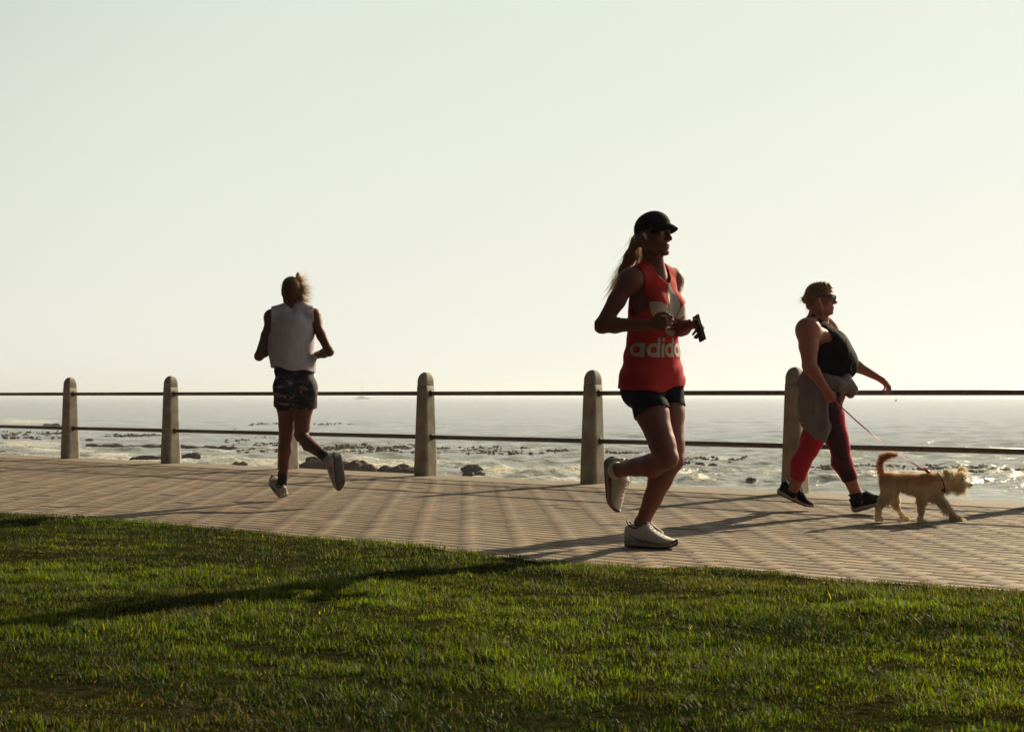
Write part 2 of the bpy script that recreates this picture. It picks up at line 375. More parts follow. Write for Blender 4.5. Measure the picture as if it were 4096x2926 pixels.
    fb = t.nodes.new('ShaderNodeBsdfPrincipled'); fb.inputs['Base Color'].default_value = (.62, .60, .52, 1); fb.inputs['Roughness'].default_value = .8
    b2 = t.nodes.new('ShaderNodeBump'); b2.inputs['Distance'].default_value = .25; L.new(nf, b2.inputs['Height']); L.new(b2.outputs[0], fb.inputs['Normal'])
    mx = t.nodes.new('ShaderNodeMixShader'); L.new(cl.outputs[0], mx.inputs[0]); L.new(b.outputs[0], mx.inputs[1]); L.new(fb.outputs[0], mx.inputs[2])
    L.new(mx.outputs[0], t.nodes['Material Output'].inputs['Surface'])
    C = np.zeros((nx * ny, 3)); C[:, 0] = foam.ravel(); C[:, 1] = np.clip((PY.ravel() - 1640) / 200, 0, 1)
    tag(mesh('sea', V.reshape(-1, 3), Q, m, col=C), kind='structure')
    return X, Y, h
SX, SY, SH = sea()

# ------------------------------------------------------------------ railing
def post_parts(foot, root, i):
    """One tapered square concrete post with a rounded cap, turned with the railing."""
    a, b = FD, SN
    def loft(rows, nseg=40):
        V, Q = [], []
        for z, w, e in rows:
            th = np.arange(nseg) * 2 * math.pi / nseg + math.pi / nseg
            cx_, sx_ = np.cos(th), np.sin(th)
            k = (np.abs(cx_) ** e + np.abs(sx_) ** e) ** (-1 / e)
            V.append(foot + (w * k * cx_)[:, None] * a + (w * k * sx_)[:, None] * b + np.array([0, 0, z]))
        for r_ in range(len(rows) - 1):
            for j in range(nseg): Q.append((r_ * nseg + j, r_ * nseg + (j + 1) % nseg, (r_ + 1) * nseg + (j + 1) % nseg, (r_ + 1) * nseg + j))
        Q.append(tuple((len(rows) - 1) * nseg + j for j in range(nseg))); Q.append(tuple(range(nseg))[::-1])
        return np.concatenate(V), Q
    wr = np.random.default_rng(100 + i); foot = foot + FD * wr.normal(0, .008) + SN * wr.normal(0, .004)
    rows = [(-.05, .0872, 16), (.0, .0872, 16), (.10, .087, 16)] + [(.10 + .79 * t, .087 - .0225 * t, 16) for t in np.linspace(.05, 1, 12)]
    V, Q = loft(rows); p = mesh('post', V, Q, m_post, root)
    hc = []
    for t in np.linspace(0, 1, 14):
        ang = t * math.pi / 2; hc.append((.893 + .035 + .097 * math.sin(ang), .0625 * max(math.cos(ang), .03) ** .85, 12 - 9.0 * t))
    V, Q = loft([(.887, .0620, 14), (.893, .0625, 14)] + hc); mesh('cap', V, Q, m_post, p)
    for z in (.815, .385):                          # dark sockets where the pipes enter
        for sd in (1, -1):
            c = foot + FD * sd * (.0868 - .0285 * z * .9 + .001) + np.array([0, 0, z])
            V, Q = tube([c - FD * sd * .02, c + FD * sd * .008, c + FD * sd * .014], [.031, .031, .024], 20); mesh('socket', V, Q, m_sock, p)
m_post = mat('post_concrete', (.33, .285, .225), .85, noise=(7, .34, 10), bump=(60, .8, .004))
m_sock = mat('socket_iron', (.030, .022, .024), .6)
m_pipe = mat('pipe_steel', (.16, .125, .105), .38, metal=.55, noise=(30, .25), bump=(120, .2, .001))
rail = empty('promenade_railing', P0, 'low concrete post and twin pipe railing along the sea edge', 'railing')
NP = range(-9, 3)
for i in NP: post_parts(rail_xy(i * STEP), rail, i)
jit = np.random.default_rng(3)
for z, r_, nm in ((.815, .0205, 'top_rail'), (.385, .0215, 'bottom_rail')):
    for i in range(-10, 3):
        s0, s1 = i * STEP + .05, (i + 1) * STEP - .05
        V1, Q1 = tube([rail_xy(s) + np.array([0, 0, z]) for s in (s0, s1)], r_, 20)
        parts = [(V1, Q1)]
        if i in (-5, 0):                            # a sleeve joint in the pipe
            sj = s0 + (.63 if i == -5 else 1.35)
            parts.append(tube([rail_xy(s) + np.array([0, 0, z]) for s in (sj, sj + .012)], r_ + .0012, 20))
        V1, Q1 = join(parts); mesh(nm, V1, Q1, m_pipe, rail)

# ------------------------------------------------------------------ rocks in the surf, kelp, yacht, gull
m_rock = mat('wet_rock', (.070, .040, .024), .8, spec=.15, noise=(1.2, .35), bump=(5, .7, .12))
def rock(x0, x1, ytop, ybase, label, seed, deep=.55, group='rocks in the surf', humps=1):
    Yd = (H - ZW) * F / (ybase - HY) ; c = W((x0 + x1) / 2, ybase, Yd); c[2] = ZW
    wx = (x1 - x0) / 2 * Yd / F * 1.12; hz = max((ybase - ytop) * Yd / F, .1)
    bm = bmesh.new(); bmesh.ops.create_icosphere(bm, subdivisions=5, radius=1)
    P = np.array([v.co[:] for v in bm.verts]); Fc = [[v.index for v in f.verts] for f in bm.faces]; bm.free()
    r = np.random.default_rng(seed)
    n1 = vnoise(P, 2.2, seed, 3); n2 = vnoise(P, 6, seed + 1, 4)
    prof = np.ones(len(P))
    if humps > 1:
        q = np.zeros(len(P)) + .32
        for hh in range(humps):
            cx_ = -1 + 2 * (hh + .5) / humps + r.uniform(-.12, .12); q = np.maximum(q, r.uniform(.6, 1.0) * np.exp(-((P[:, 0] - cx_) * humps * .8) ** 2))
        prof = q / q.max()
    S = P * (1 + .26 * n1 + .13 * n2)[:, None]
    S = S / np.abs(S[:, 0]).max()
    top = np.sign(S[:, 2]) * np.abs(S[:, 2]) ** .7 * prof * (1 + .12 * n2)
    V = np.stack([S[:, 0] * wx, S[:, 1] * wx * deep if humps == 1 else S[:, 1] * max(hz * 1.5, wx * .22), np.where(top > 0, top, S[:, 2] * .5)], 1)
    V[:, 2] *= (hz + .01) / V[:, 2].max(); V += c + np.array([0, 0, .06])
    tag(mesh('rock', V, Fc, m_rock, base=c), label, 'rock', group)
rock(1215, 1330, 1828, 1862, 'dark rock hump at the left end of the shore rocks, behind the white-topped runner', 1)
rock(1195, 1420, 1846, 1900, 'broad dark rock behind the white-topped runner, furthest left of the shore rocks', 2, .5)
rock(1335, 1500, 1842, 1902, 'tall dark rock hump just right of the white-topped runner', 3)
rock(1420, 1640, 1857, 1898, 'long low brown rock between the white-topped runner and the next post', 4, .35, humps=3)
rock(1575, 1740, 1869, 1908, 'dark rock partly hidden by the post in the middle of the railing', 5)
rock(1846, 1928, 1861, 1886, 'rounded rock standing alone in foam right of the middle post', 6)
rock(1848, 1878, 1893, 1908, 'small boulder at the wall foot, below the lone rounded rock', 7)
rock(1874, 1894, 1892, 1908, 'tiny boulder in the middle of the small trio below the lone rounded rock', 71)
rock(1894, 1940, 1889, 1909, 'largest of the three small boulders at the wall foot', 8)
rock(726, 770, 1814, 1834, 'left lump of the twin rock right of the second post', 9)
rock(762, 802, 1812, 1834, 'right lump of the twin rock right of the second post', 10)
rock(545, 650, 1824, 1843, 'flat dark rock touching the left side of the second post', 11, .4)
rock(518, 560, 1831, 1843, 'small dark rock left of the flat one by the second post', 12)
rock(338, 500, 1776, 1792, 'low reef ridge in white water between the first two posts', 13, .3, humps=3)
rock(500, 800, 1779, 1793, 'long low reef ridge passing behind the second post', 14, .3, humps=5)
rock(802, 945, 1783, 1795, 'low reef ridge right of the second post', 15, .3, humps=4)
rock(873, 945, 1837, 1846, 'flat wet rock awash near the wall, left of the white-topped runner', 16, .4)
rock(925, 990, 1848, 1862, 'small double rock at the wall foot left of the white-topped runner', 17, humps=2)
rock(340, 372, 1755, 1762, 'tiny dark rock just above the reef between the first two posts', 18)
rock(-20, 30, 1805, 1818, 'dark rock at the wall foot at the far left end', 19)
rock(170, 250, 1694, 1702, 'low distant reef above the lower pipe, left of the first post', 20, .3, humps=2)
rock(2986, 3028, 1913, 1925, 'small rock awash between the red-vested runner and the post by the woman', 21, .5)
rock(2704, 2742, 1853, 1863, 'leftmost of the low rocks right of the red-vested runner', 22, .5)
rock(2772, 2818, 1852, 1863, 'middle of the low rocks right of the red-vested runner', 23, .5)
rock(2830, 2868, 1855, 1863, 'right one of the low rocks right of the red-vested runner', 24, .5)

def leaf(px, py, label, seed, z=.02, size=.030, group=None):
    c = G(px, py, z); r = np.random.default_rng(seed); a = r.uniform(0, 6.28); u = np.array([math.cos(a), math.sin(a), r.uniform(-.1, .4)]); u = unit(u); v = unit(np.cross([0, 0, 1], u)); w = np.cross(u, v); V, Q = [], []
    for i in range(9):
        t = i / 8; h = .42 * math.sin(math.pi * min(1, t * .96 + .02)) ** .8
        for j in range(5):
            s_ = (j - 2) / 2; V.append(c + size * (u * (t * 2 - 1) + v * s_ * h * (1 + .15 * math.sin(t * 19)) + w * (.35 * s_ * s_ * h * 2 + .25 * math.sin(t * 3 + seed))))
    for i in range(8):
        for j in range(4): Q.append((i * 5 + j, i * 5 + j + 1, (i + 1) * 5 + j + 1, (i + 1) * 5 + j))
    o = mesh('dry_leaf', V, Q, m_leaf, base=c); tag(o, label, 'leaf', group); thick(o, .0006)
m_leaf = mat('dry_leaf_brown', (.14, .062, .026), .6, noise=(60, .4), trans=((.25, .10, .03), .3))
leaf(92, 2284, 'large curled brown leaf on the lawn at the far left', 1, .030, .034)
leaf(150, 2205, 'small pale leaf on the lawn just above the large curled one', 2, .03, .026)
leaf(1668, 2466, 'dry brown leaf on the lawn below the bend of the long runner shadow', 3, .03, .026)
leaf(2768, 2209, 'tiny orange leaf on the bricks in front of the standing white shoe', 4, .008, .010)
leaf(1842, 2722, 'dark brown leaf sunk in the lawn at bottom centre', 5, .03, .030)
leaf(3300, 2342, 'reddish dry leaf in the worn strip along the lawn edge', 6, .025, .026)
leaf(3930, 2800, 'brown crumpled leaf on the lawn near the bottom right corner', 7, .03, .024)
leaf(3597, 2091, 'small dry leaf on the bricks inside the dog shadow', 8, .008, .010)

def kelp():
    r = np.random.default_rng(5); V, Fc = [], []; n0 = 0
    beds = [(1280, 1690, 1775, 1812, 230), (1690, 2260, 1786, 1822, 130), (540, 640, 1740, 1748, 40), (0, 250, 1722, 1760, 120), (420, 620, 1736, 1748, 60), (2390, 2560, 1808, 1817, 34), (3720, 3960, 1858, 1876, 46), (3900, 4096, 1870, 1900, 36), (3160, 3720, 1862, 1886, 80),
            (1000, 1110, 1690, 1702, 26), (1050, 1300, 1770, 1782, 40), (900, 1100, 1712, 1812, 26), (3280, 3500, 1860, 1872, 26), (1260, 1420, 1690, 1702, 26), (2700, 3000, 1822, 1852, 24), (940, 1230, 1795, 1812, 36), (1300, 1600, 1806, 1824, 60)]
    bm = bmesh.new(); bmesh.ops.create_icosphere(bm, subdivisions=1, radius=1); B = np.array([v.co[:] for v in bm.verts]); BF = np.array([[v.index for v in f.verts] for f in bm.faces]); bm.free()
    for (x0, x1, y0, y1, n) in beds:
        for _ in range(n):
            px = r.uniform(x0, x1); py = r.triangular(y0, (y0 + y1) / 2 + r.uniform(-2, 2), y1); Yd = (H - ZW) * F / (py - HY); c = W(px, py, Yd); c[2] = ZW + .02
            for q in range(r.integers(1, 5)):
                s = r.uniform(.04, .095) * (1.25 if Yd > 90 else 1)
                A = B * (1 + .25 * r.normal(size=(len(B), 1))) * s * np.array([r.uniform(1.0, 2.2), 1.2, r.uniform(.7, 1.5)])
                V.append(A + c + np.array([r.normal(0, .16), r.normal(0, .2), 0])); Fc.append(BF + n0); n0 += len(B)
    m = mat('kelp_frond', (.050, .026, .011), .7, spec=.12, noise=(3, .3))
    tag(mesh('kelp_bed', np.concatenate(V), np.concatenate(Fc), m, smooth=False), 'brown kelp heads floating in scattered beds behind the railing', 'kelp', kind='stuff')
kelp()

def yacht():
    Yd = 2000.; px = Yd / F; c = W(1448, 1597, Yd); c[2] = ZW
    root = empty('catamaran', c, 'faint distant catamaran with one bare mast on the horizon', 'boat')
    m = mat('hull_paint', (.42, .42, .38), .5); md = mat('mast_alloy', (.35, .35, .33), .4)
    for dy in (-3, 3):
        rows = []; V = []; Q = []
        for t in np.linspace(-1, 1, 13):
            w = .9 * (1 - abs(t) ** 3) + .05; h0, h1 = -.3, 1.5 + .4 * t
            for a in np.linspace(0, 2 * math.pi, 12, endpoint=False): V.append(c + np.array([t * 11, dy + w * math.cos(a), h0 + (h1 - h0) * (.5 + .5 * math.sin(a))]))
        for i in range(12):
            for j in range(12): Q.append((i * 12 + j, i * 12 + (j + 1) % 12, (i + 1) * 12 + (j + 1) % 12, (i + 1) * 12 + j))
        Q += [tuple(range(12))[::-1], tuple(144 + j for j in range(12))]
        mesh('hull', np.array(V), Q, m, root)
    rows = [(-7.5, 1.3, 3.4), (-6, 2.6, 3.2), (-1, 4.0, 3.0), (3, 3.6, 2.8), (6.5, 1.9, 2.6)]; V = []; Q = []
    for x, h, w in rows: V += [c + np.array([x, -w, 1.0]), c + np.array([x, w, 1.0]), c + np.array([x, w * .8, h]), c + np.array([x, -w * .8, h])]
    for i in range(4):
        for j in range(4): Q.append((i * 4 + j, i * 4 + (j + 1) % 4, i * 4 + 4 + (j + 1) % 4, i * 4 + 4 + j))
    Q += [(3, 2, 1, 0), (16, 17, 18, 19)]
    mesh('cabin', np.array(V), Q, m, root, smooth=False)
    V, Q = tube([c + np.array([-.5, 0, 2]), c + np.array([1.5, 0, 29])], [.32, .18], 8); mesh('mast', V, Q, md, root)
    V, Q = tube([c + np.array([-.5, 0, 5]), c + np.array([-8, 0, 5.3])], [.3, .22], 8); mesh('boom', V, Q, m, root)
    V, Q = tube([c + np.array([1.3, 0, 26]), c + np.array([10, 0, 2])], [.06, .06], 5); mesh('forestay', V, Q, md, root)
yacht()

def gull():
    m_gull = mat('gull_feathers', (.42, .40, .36), .7)
    Yd = 240.; c = W(3583, 1604, Yd)
    root = empty('seagull', c, 'tiny gull gliding over the sea right of the walking woman', 'bird')
    V, Q = tube([c + np.array([x, 0, z]) for x, z in ((-.22, 0), (-.12, .01), (0, .02), (.12, .03), (.2, .04))], [.01, .06, .075, .05, .02], 10)
    pts = []
    for sd in (-1, 1):
        r0 = c + np.array([.02, 0, .05])
        sp = [r0, r0 + np.array([.02 + .1 * (sd > 0), .22 * sd, .16 + .10 * (sd > 0)]), r0 + np.array([-.10 + .3 * (sd > 0), .55 * sd, .10 + .34 * (sd > 0)])]
        ch = [.11, .09, .02]; vv = []
        for p, w in zip(sp, ch): vv += [p + np.array([w, 0, 0]), p + np.array([-w, 0, 0]), p + np.array([-w, 0, -.012]), p + np.array([w, 0, -.012])]
        qq = []
        for i in range(2):
            for j in range(4): qq.append((i * 4 + j, i * 4 + (j + 1) % 4, i * 4 + 4 + (j + 1) % 4, i * 4 + 4 + j))
        qq += [(3, 2, 1, 0), (8, 9, 10, 11)]; mesh('wing', np.array(vv), qq, m_gull, root)
    mesh('body', V, Q, m_gull, root)
gull()
# ------------------------------------------------------------------ figures: smooth-blended solids turned into one surface
class Solid:
    def __init__(s, lo, hi, h):
        s.h = h; s.lo = np.asarray(lo, float); s.n = np.ceil((np.asarray(hi, float) - s.lo) / h).astype(int) + 1
        s.g = np.full(s.n, 1.0, np.float32)
    def _box(s, lo, hi):
        a = np.maximum(np.floor((lo - s.lo) / s.h).astype(int), 0); b = np.minimum(np.ceil((hi - s.lo) / s.h).astype(int) + 1, s.n)
        if (b <= a).any(): return None, None
        ax = [s.lo[i] + s.h * np.arange(a[i], b[i]) for i in range(3)]
        return tuple(slice(a[i], b[i]) for i in range(3)), np.stack(np.meshgrid(*ax, indexing='ij'), -1)
    def _mix(s, sl, d, k, sub=False):
        g = s.g[sl]
        if sub:
            h = np.clip(.5 - .5 * (g + d) / k, 0, 1); s.g[sl] = (g + (-d - g) * h + k * h * (1 - h)).astype(np.float32)
        else:
            h = np.clip(.5 + .5 * (g - d) / k, 0, 1); s.g[sl] = (g + (d - g) * h - k * h * (1 - h)).astype(np.float32)
    def cone(s, p, q, r0, r1, k=.01, sub=False):
        p = np.asarray(p, float); q = np.asarray(q, float); m = max(r0, r1) + k + .012
        sl, P = s._box(np.minimum(p, q) - m, np.maximum(p, q) + m)
        if sl is None: return s
        ab = q - p; t = np.clip(((P - p) @ ab) / max(ab @ ab, 1e-9), 0, 1)
        d = np.linalg.norm(P - p - t[..., None] * ab, axis=-1) - (r0 + (r1 - r0) * t)
        s._mix(sl, d, k, sub); return s
    def ell(s, c, r, ax=None, k=.01, sub=False):
        c = np.asarray(c, float); r = np.asarray(r, float); ax = np.eye(3) if ax is None else np.array([unit(a) for a in ax]); m = r.max() + k + .012
        sl, P = s._box(c - m, c + m)
        if sl is None: return s
        q = (P - c) @ ax.T; k0 = np.linalg.norm(q / r, axis=-1); k1 = np.linalg.norm(q / (r * r), axis=-1)
        d = np.where(k0 < 1e-3, -r.min(), k0 * (k0 - 1) / np.maximum(k1, 1e-6))
        s._mix(sl, d, k, sub); return s
    def chain(s, pts, rad, k=.01, sub=False):
        for i in range(len(pts) - 1): s.cone(pts[i], pts[i + 1], rad[i], rad[i + 1], k, sub)
        return s
    def surf(s):
        g = s.g; n = np.array(g.shape); ins = g < 0
        c = np.zeros(n - 1, np.int8)
        offs = [(a, b, d) for a in (0, 1) for b in (0, 1) for d in (0, 1)]
        for (a, b, d) in offs: c += ins[a:n[0] - 1 + a, b:n[1] - 1 + b, d:n[2] - 1 + d]
        act = np.argwhere((c > 0) & (c < 8)); idx = np.full(n - 1, -1, np.int32); idx[tuple(act.T)] = np.arange(len(act))
        val = np.stack([g[act[:, 0] + a, act[:, 1] + b, act[:, 2] + d] for (a, b, d) in offs], 1)
        acc = np.zeros((len(act), 3)); cnt = np.zeros(len(act)); O = np.array(offs, float)
        for i in range(8):
            for j in range(i + 1, 8):
                if np.abs(O[i] - O[j]).sum() == 1:
                    m = (val[:, i] < 0) != (val[:, j] < 0); t = val[m, i] / (val[m, i] - val[m, j])
                    acc[m] += O[i] + t[:, None] * (O[j] - O[i]); cnt[m] += 1
        V = s.lo + s.h * (act + acc / cnt[:, None])
        Q = []
        for ax in range(3):
            u, v = [(1, 2), (2, 0), (0, 1)][ax]
            sl0 = [slice(1, -1)] * 3; sl1 = [slice(1, -1)] * 3; sl0[ax] = slice(1, -2); sl1[ax] = slice(2, -1)
            A, B = ins[tuple(sl0)], ins[tuple(sl1)]
            for (x, y) in ((A & ~B, 1), (~A & B, -1)):
                e = np.argwhere(x) + 1
                du = np.zeros(3, int); du[u] = 1; dv = np.zeros(3, int); dv[v] = 1
                q = np.stack([idx[tuple((e - du - dv).T)], idx[tuple((e - dv).T)], idx[tuple(e.T)], idx[tuple((e - du).T)]], 1)
                Q.append(q if y > 0 else q[:, ::-1])
        Q = np.concatenate(Q); lab = np.arange(len(V))          # keep the largest connected piece
        E = np.concatenate([Q[:, [0, 1]], Q[:, [1, 2]], Q[:, [2, 3]], Q[:, [3, 0]]])
        for _ in range(4000):
            m = np.minimum(lab[E[:, 0]], lab[E[:, 1]]); old = lab.copy(); np.minimum.at(lab, E[:, 0], m); np.minimum.at(lab, E[:, 1], m); lab = lab[lab]
            if (lab == old).all(): break
        best = np.bincount(lab).argmax(); keep = lab == best
        if not keep.all():
            mp = np.full(len(V), -1); mp[keep] = np.arange(keep.sum()); Q = mp[Q[keep[Q[:, 0]]]]; V = V[keep]
        return V, Q

def relax(V, Q, it=2, lam=.5):
    n = len(V); k = Q.shape[1]; E = np.concatenate([np.stack([Q[:, i], Q[:, (i + 1) % k]], 1) for i in range(k)]); E = np.concatenate([E, E[:, ::-1]])
    cnt = np.bincount(E[:, 0], minlength=n)[:, None]
    for _ in range(it):
        for l in (lam, -lam * .95):
            S = np.stack([np.bincount(E[:, 0], weights=V[E[:, 1], i], minlength=n) for i in range(3)], 1) / np.maximum(cnt, 1)
            V = V + l * (S - V)
    return V
def tris(Q):
    if Q.shape[1] == 3: return Q
    return np.concatenate([Q[:, [0, 1, 2]], Q[:, [0, 2, 3]]])
def clip(V, T, f):
    """Keep the part of a triangle mesh where f < 0, cut cleanly along f = 0."""
    f = np.where(np.abs(f) < 1e-7, 1e-7, f); ins = f < 0; c = ins[T].sum(1); keep = [T[c == 3]]
    V = list(V); cache = {}
    def cut(i, j):
        key = (i, j) if i < j else (j, i)
        if key not in cache:
            t = f[i] / (f[i] - f[j]); cache[key] = len(V); V.append(V[i] + t * (V[j] - V[i]))
        return cache[key]
    new = []
    for t in T[(c == 1) | (c == 2)]:
        a, b, d = t
        for _ in range(3):
            if (ins[a] and not ins[b] and not ins[d]) or (not ins[a] and ins[b] and ins[d]): break
            a, b, d = b, d, a
        if ins[a]: new.append((a, cut(a, b), cut(a, d)))
        else:
            p, q = cut(a, b), cut(a, d); new.append((p, b, d)); new.append((p, d, q))
    T2 = np.concatenate(keep + ([np.array(new)] if new else [])); V = np.array(V)
    used = np.unique(T2); m = np.full(len(V), -1); m[used] = np.arange(len(used))
    return V[used], m[T2]
def vnormals(V, T):
    T = tris(T); n = np.cross(V[T[:, 1]] - V[T[:, 0]], V[T[:, 2]] - V[T[:, 0]]); N = np.zeros_like(V)
    for i in range(3): np.add.at(N, T[:, i], n)
    return N / np.maximum(np.linalg.norm(N, axis=1), 1e-12)[:, None]

class Torso:
    """Body axes: pelvis point, neck base, facing direction at hips and at shoulders. T(r, f, u): r to the person's right, f forward, u up (0 hips .. .5 neck)."""
    def __init__(s, P, N, yaw_p, yaw_n, w=1.0):
        s.P, s.N, s.w = np.asarray(P, float), np.asarray(N, float), w; s.L = np.linalg.norm(s.N - s.P); s.sc = s.L / .5; s.up = unit(s.N - s.P); s.yp, s.yn = yaw_p, yaw_n
    def axes(s, u):
        t = min(max(u / .5, 0), 1.1); y = s.yp + (s.yn - s.yp) * t
        f = np.array([math.sin(y), -math.cos(y), 0]); f = unit(f - s.up * (f @ s.up)); r = np.cross(f, s.up); return r, f, s.up
    def __call__(s, r, f, u):
        R, Fv, U = s.axes(u); k = s.sc * s.w; return s.P + R * r * k + Fv * f * k + U * u * s.sc
    def inv(s, V):
        u = (V - s.P) @ s.up / s.sc; t = np.clip(u / .5, 0, 1.1); y = s.yp + (s.yn - s.yp) * t
        f = np.stack([np.sin(y), -np.cos(y), 0 * y], 1); f = f - (f @ s.up)[:, None] * s.up; f /= np.linalg.norm(f, axis=1)[:, None]
        r = np.cross(f, s.up); D = V - s.P; k = s.sc * s.w
        return (D * r).sum(1) / k, (D * f).sum(1) / k, u

def torso_solid(S, T, g=0.0, bust=.055, belly=0, glute=.088, low=-.1, shoulders=True, hipw=1.0):
    """Add the trunk; g grows every radius (for clothes)."""
    def E(r, f, u, R, k=.03):
        a = T.axes(u); q = np.array(R) * T.sc * np.array([T.w, T.w, 1]) + g; S.ell(T(r, f, u), q, a, k)
    E(0, 0, .0, (.150 * hipw, .098, .095)); 
    if low < -.05:
        for s_ in (-1, 1): E(s_ * .072, -.042, -.045, (glute * hipw, glute * .88, glute), .03)
    E(0, .0, .09, (.135, .088, .09)); E(0, .0, .165, (.122 + belly * .3, .084 + belly * .2, .09)); E(0, 0, .25, (.128 + belly * .2, .090, .10)); E(0, -.005, .335, (.140, .098, .115)); E(0, -.012, .415, (.140, .080, .065), .03)
    if bust:
        for s_ in (-1, 1): E(s_ * .066, .070, .315, (bust, bust * .85, bust), .035)
    if belly: E(0, .05 + belly * .4, .16, (.12 + belly * .3, .07 + belly * .6, .11), .05)
    if shoulders:
        for s_ in (-1, 1):
            S.cone(T(s_ * .03, -.02, .485), T(s_ * .150, -.012, .440), .040 * T.sc + g * .6, .046 * T.sc + g * .6, .03)

def arm(S, sh, el, wr, r, k=.018):
    """Shoulder, elbow, wrist; r = radii at shoulder, mid upper arm, elbow, forearm belly, wrist."""
    sh, el, wr = map(lambda p: np.asarray(p, float), (sh, el, wr))
    S.cone(sh, sh + (el - sh) * .45, r[0], r[1], .035); S.cone(sh + (el - sh) * .45, el, r[1], r[2], k); S.ell(el, (r[2] * .95,) * 3, None, .01)
    S.cone(el, el + (wr - el) * .28, r[2], r[3], k); S.cone(el + (wr - el) * .28, wr, r[3], r[4], k)
def leg(S, hip, kn, an, back, r, k=.02):
    """back = direction the calf bulges; r = thigh top, mid thigh, above knee, knee, calf, ankle."""
    hip, kn, an, back = (np.asarray(p, float) for p in (hip, kn, an, back)); back = unit(back)
    S.cone(hip, hip + (kn - hip) * .4, r[0], r[1], .035); S.cone(hip + (kn - hip) * .4, hip + (kn - hip) * .85, r[1], r[2], .03)
    S.cone(hip + (kn - hip) * .8, kn, r[2], r[3], k); S.ell(kn - back * .003, (r[3] * .97,) * 3, None, .02)
    d = an - kn; c1 = kn + d * .30 + back * r[4] * .30
    S.cone(kn, c1, r[3] * .96, r[4], k); S.cone(c1, kn + d * .62 + back * r[4] * .12, r[4], r[4] * .76, k); S.cone(kn + d * .60 + back * r[4] * .10, an, r[4] * .76, r[5], k)
    S.cone(kn, kn + d * .7, r[3] * .8, r[5], .012)

def hand(S, wr, d, n, t, curl=(1, 1, 1, 1), thumb=.5, s=.92, spread=.0):
    """Five-fingered hand. wr wrist, d along the palm, n out of the back of the hand, t towards the thumb; curl per finger 0 straight .. 1 fist."""
    wr = np.asarray(wr, float); d = unit(d); t = unit(t - d * (np.asarray(t) @ d)); n = unit(np.asarray(n) - d * (np.asarray(n) @ d) - t * (np.asarray(n) @ t))
    offs = [(.030, .086, (.043, .026, .021), .0084), (.010, .090, (.047, .029, .022), .0087), (-.010, .086, (.043, .027, .022), .0082), (-.028, .078, (.034, .021, .019), .0073)]
    S.ell(wr + d * .050 * s, (.048 * s, .034 * s, .0165 * s), (d, t, n), .018)
    for (o, l, ph, r) in offs:
        kn = wr + (d * l + t * o) * s; S.cone(wr + d * .02 * s + t * o * .5 * s, kn, .0135 * s, .0105 * s, .010)
    for i, (o, l, ph, r) in enumerate(offs):
        kn = wr + (d * l + t * o) * s; p = kn; a = 0; c = curl[i]; side = t * spread * (1.5 - i)
        for j, L in enumerate(ph):
            a += (c * (1.35, 1.55, 1.0)[j]); dd = unit(d * math.cos(a) - n * math.sin(a) + side * .3); q = p + dd * L * s
            S.cone(p, q, r * s * (1 - .08 * j), r * s * (.94 - .08 * j), .0035); p = q
    b = wr + (d * .022 + t * .024) * s; m = b + unit(d * .75 + t * .65 - n * .35 * thumb) * .040 * s
    S.cone(b, m, .0135 * s, .0110 * s, .010); e = m + unit(d * .85 + t * (.35 - .5 * thumb) - n * .9 * thumb) * .030 * s; S.cone(m, e, .0105 * s, .0092 * s, .004)
    S.cone(e, e + unit(d * .7 - t * .7 * thumb - n * .7 * thumb) * .024 * s, .0092 * s, .0074 * s, .003)

class Head:
    def __init__(s, c, yaw, pitch=0, roll=0, sc=1.0):
        s.c = np.asarray(c, float); s.sc = sc
        f = np.array([math.sin(yaw) * math.cos(pitch), -math.cos(yaw) * math.cos(pitch), math.sin(pitch)]); r = unit(np.cross(f, (0, 0, 1))); u = np.cross(r, f)
        s.r = r * math.cos(roll) + u * math.sin(roll); s.u = np.cross(s.r, f) ; s.f = f; s.ax = (s.r, s.f, s.u)
    def __call__(s, r, f, u): return s.c + (s.r * r + s.f * f + s.u * u) * s.sc
    def inv(s, V): D = (V - s.c) / s.sc; return D @ s.r, D @ s.f, D @ s.u
def head_solid(S, h, nose=1.0, jaw=1.0, ears=True):
    k = h.sc
    def E(r, f, u, R, kk=.012, sub=False): S.ell(h(r, f, u), np.array(R) * k, h.ax, kk * k, sub)
    E(0, -.014, .030, (.071, .088, .084)); E(0, .010, .050, (.064, .074, .066), .02); E(0, .032, -.030, (.053 * jaw, .056, .072), .02)
    for s_ in (-1, 1):
        S.chain([h(s_ * .056 * jaw, -.012, -.025), h(s_ * .048 * jaw, .008, -.072), h(s_ * .014, .070, -.094)], [.020 * k, .017 * k, .015 * k], .016 * k)
        E(s_ * .038, .056, -.016, (.022, .024, .024), .018)
        E(s_ * .030, .078, .026, (.022, .012, .009), .012)
    E(0, .071, -.094, (.018, .017, .016), .012); E(0, .066, -.062, (.028, .023, .024), .014)
    for s_ in (-1, 1): E(s_ * .031, .096, .006, (.017, .015, .012), .007, True)
    S.cone(h(0, .080, .020), h(0, .104 * nose, -.022), .0080 * k, .0100 * k, .014 * k); S.ell(h(0, .107 * nose, -.026), (.0105 * k, .010 * k, .0095 * k), h.ax, .009 * k)
    for s_ in (-1, 1): E(s_ * .0115, .096, -.030, (.0085, .012, .0085), .008)
    E(0, .0865, -.0560, (.022, .0080, .0050), .006); E(0, .0850, -.0675, (.019, .0088, .0060), .006)
    S.cone(h(-.022, .0915, -.0618), h(.022, .0915, -.0618), .0018 * k, .0018 * k, .003, True)
    if ears:
        for s_ in (-1, 1): E(s_ * .0745, -.008, -.002, (.008, .017, .029), .006); E(s_ * .080, -.002, .000, (.006, .008, .014), .004, True)
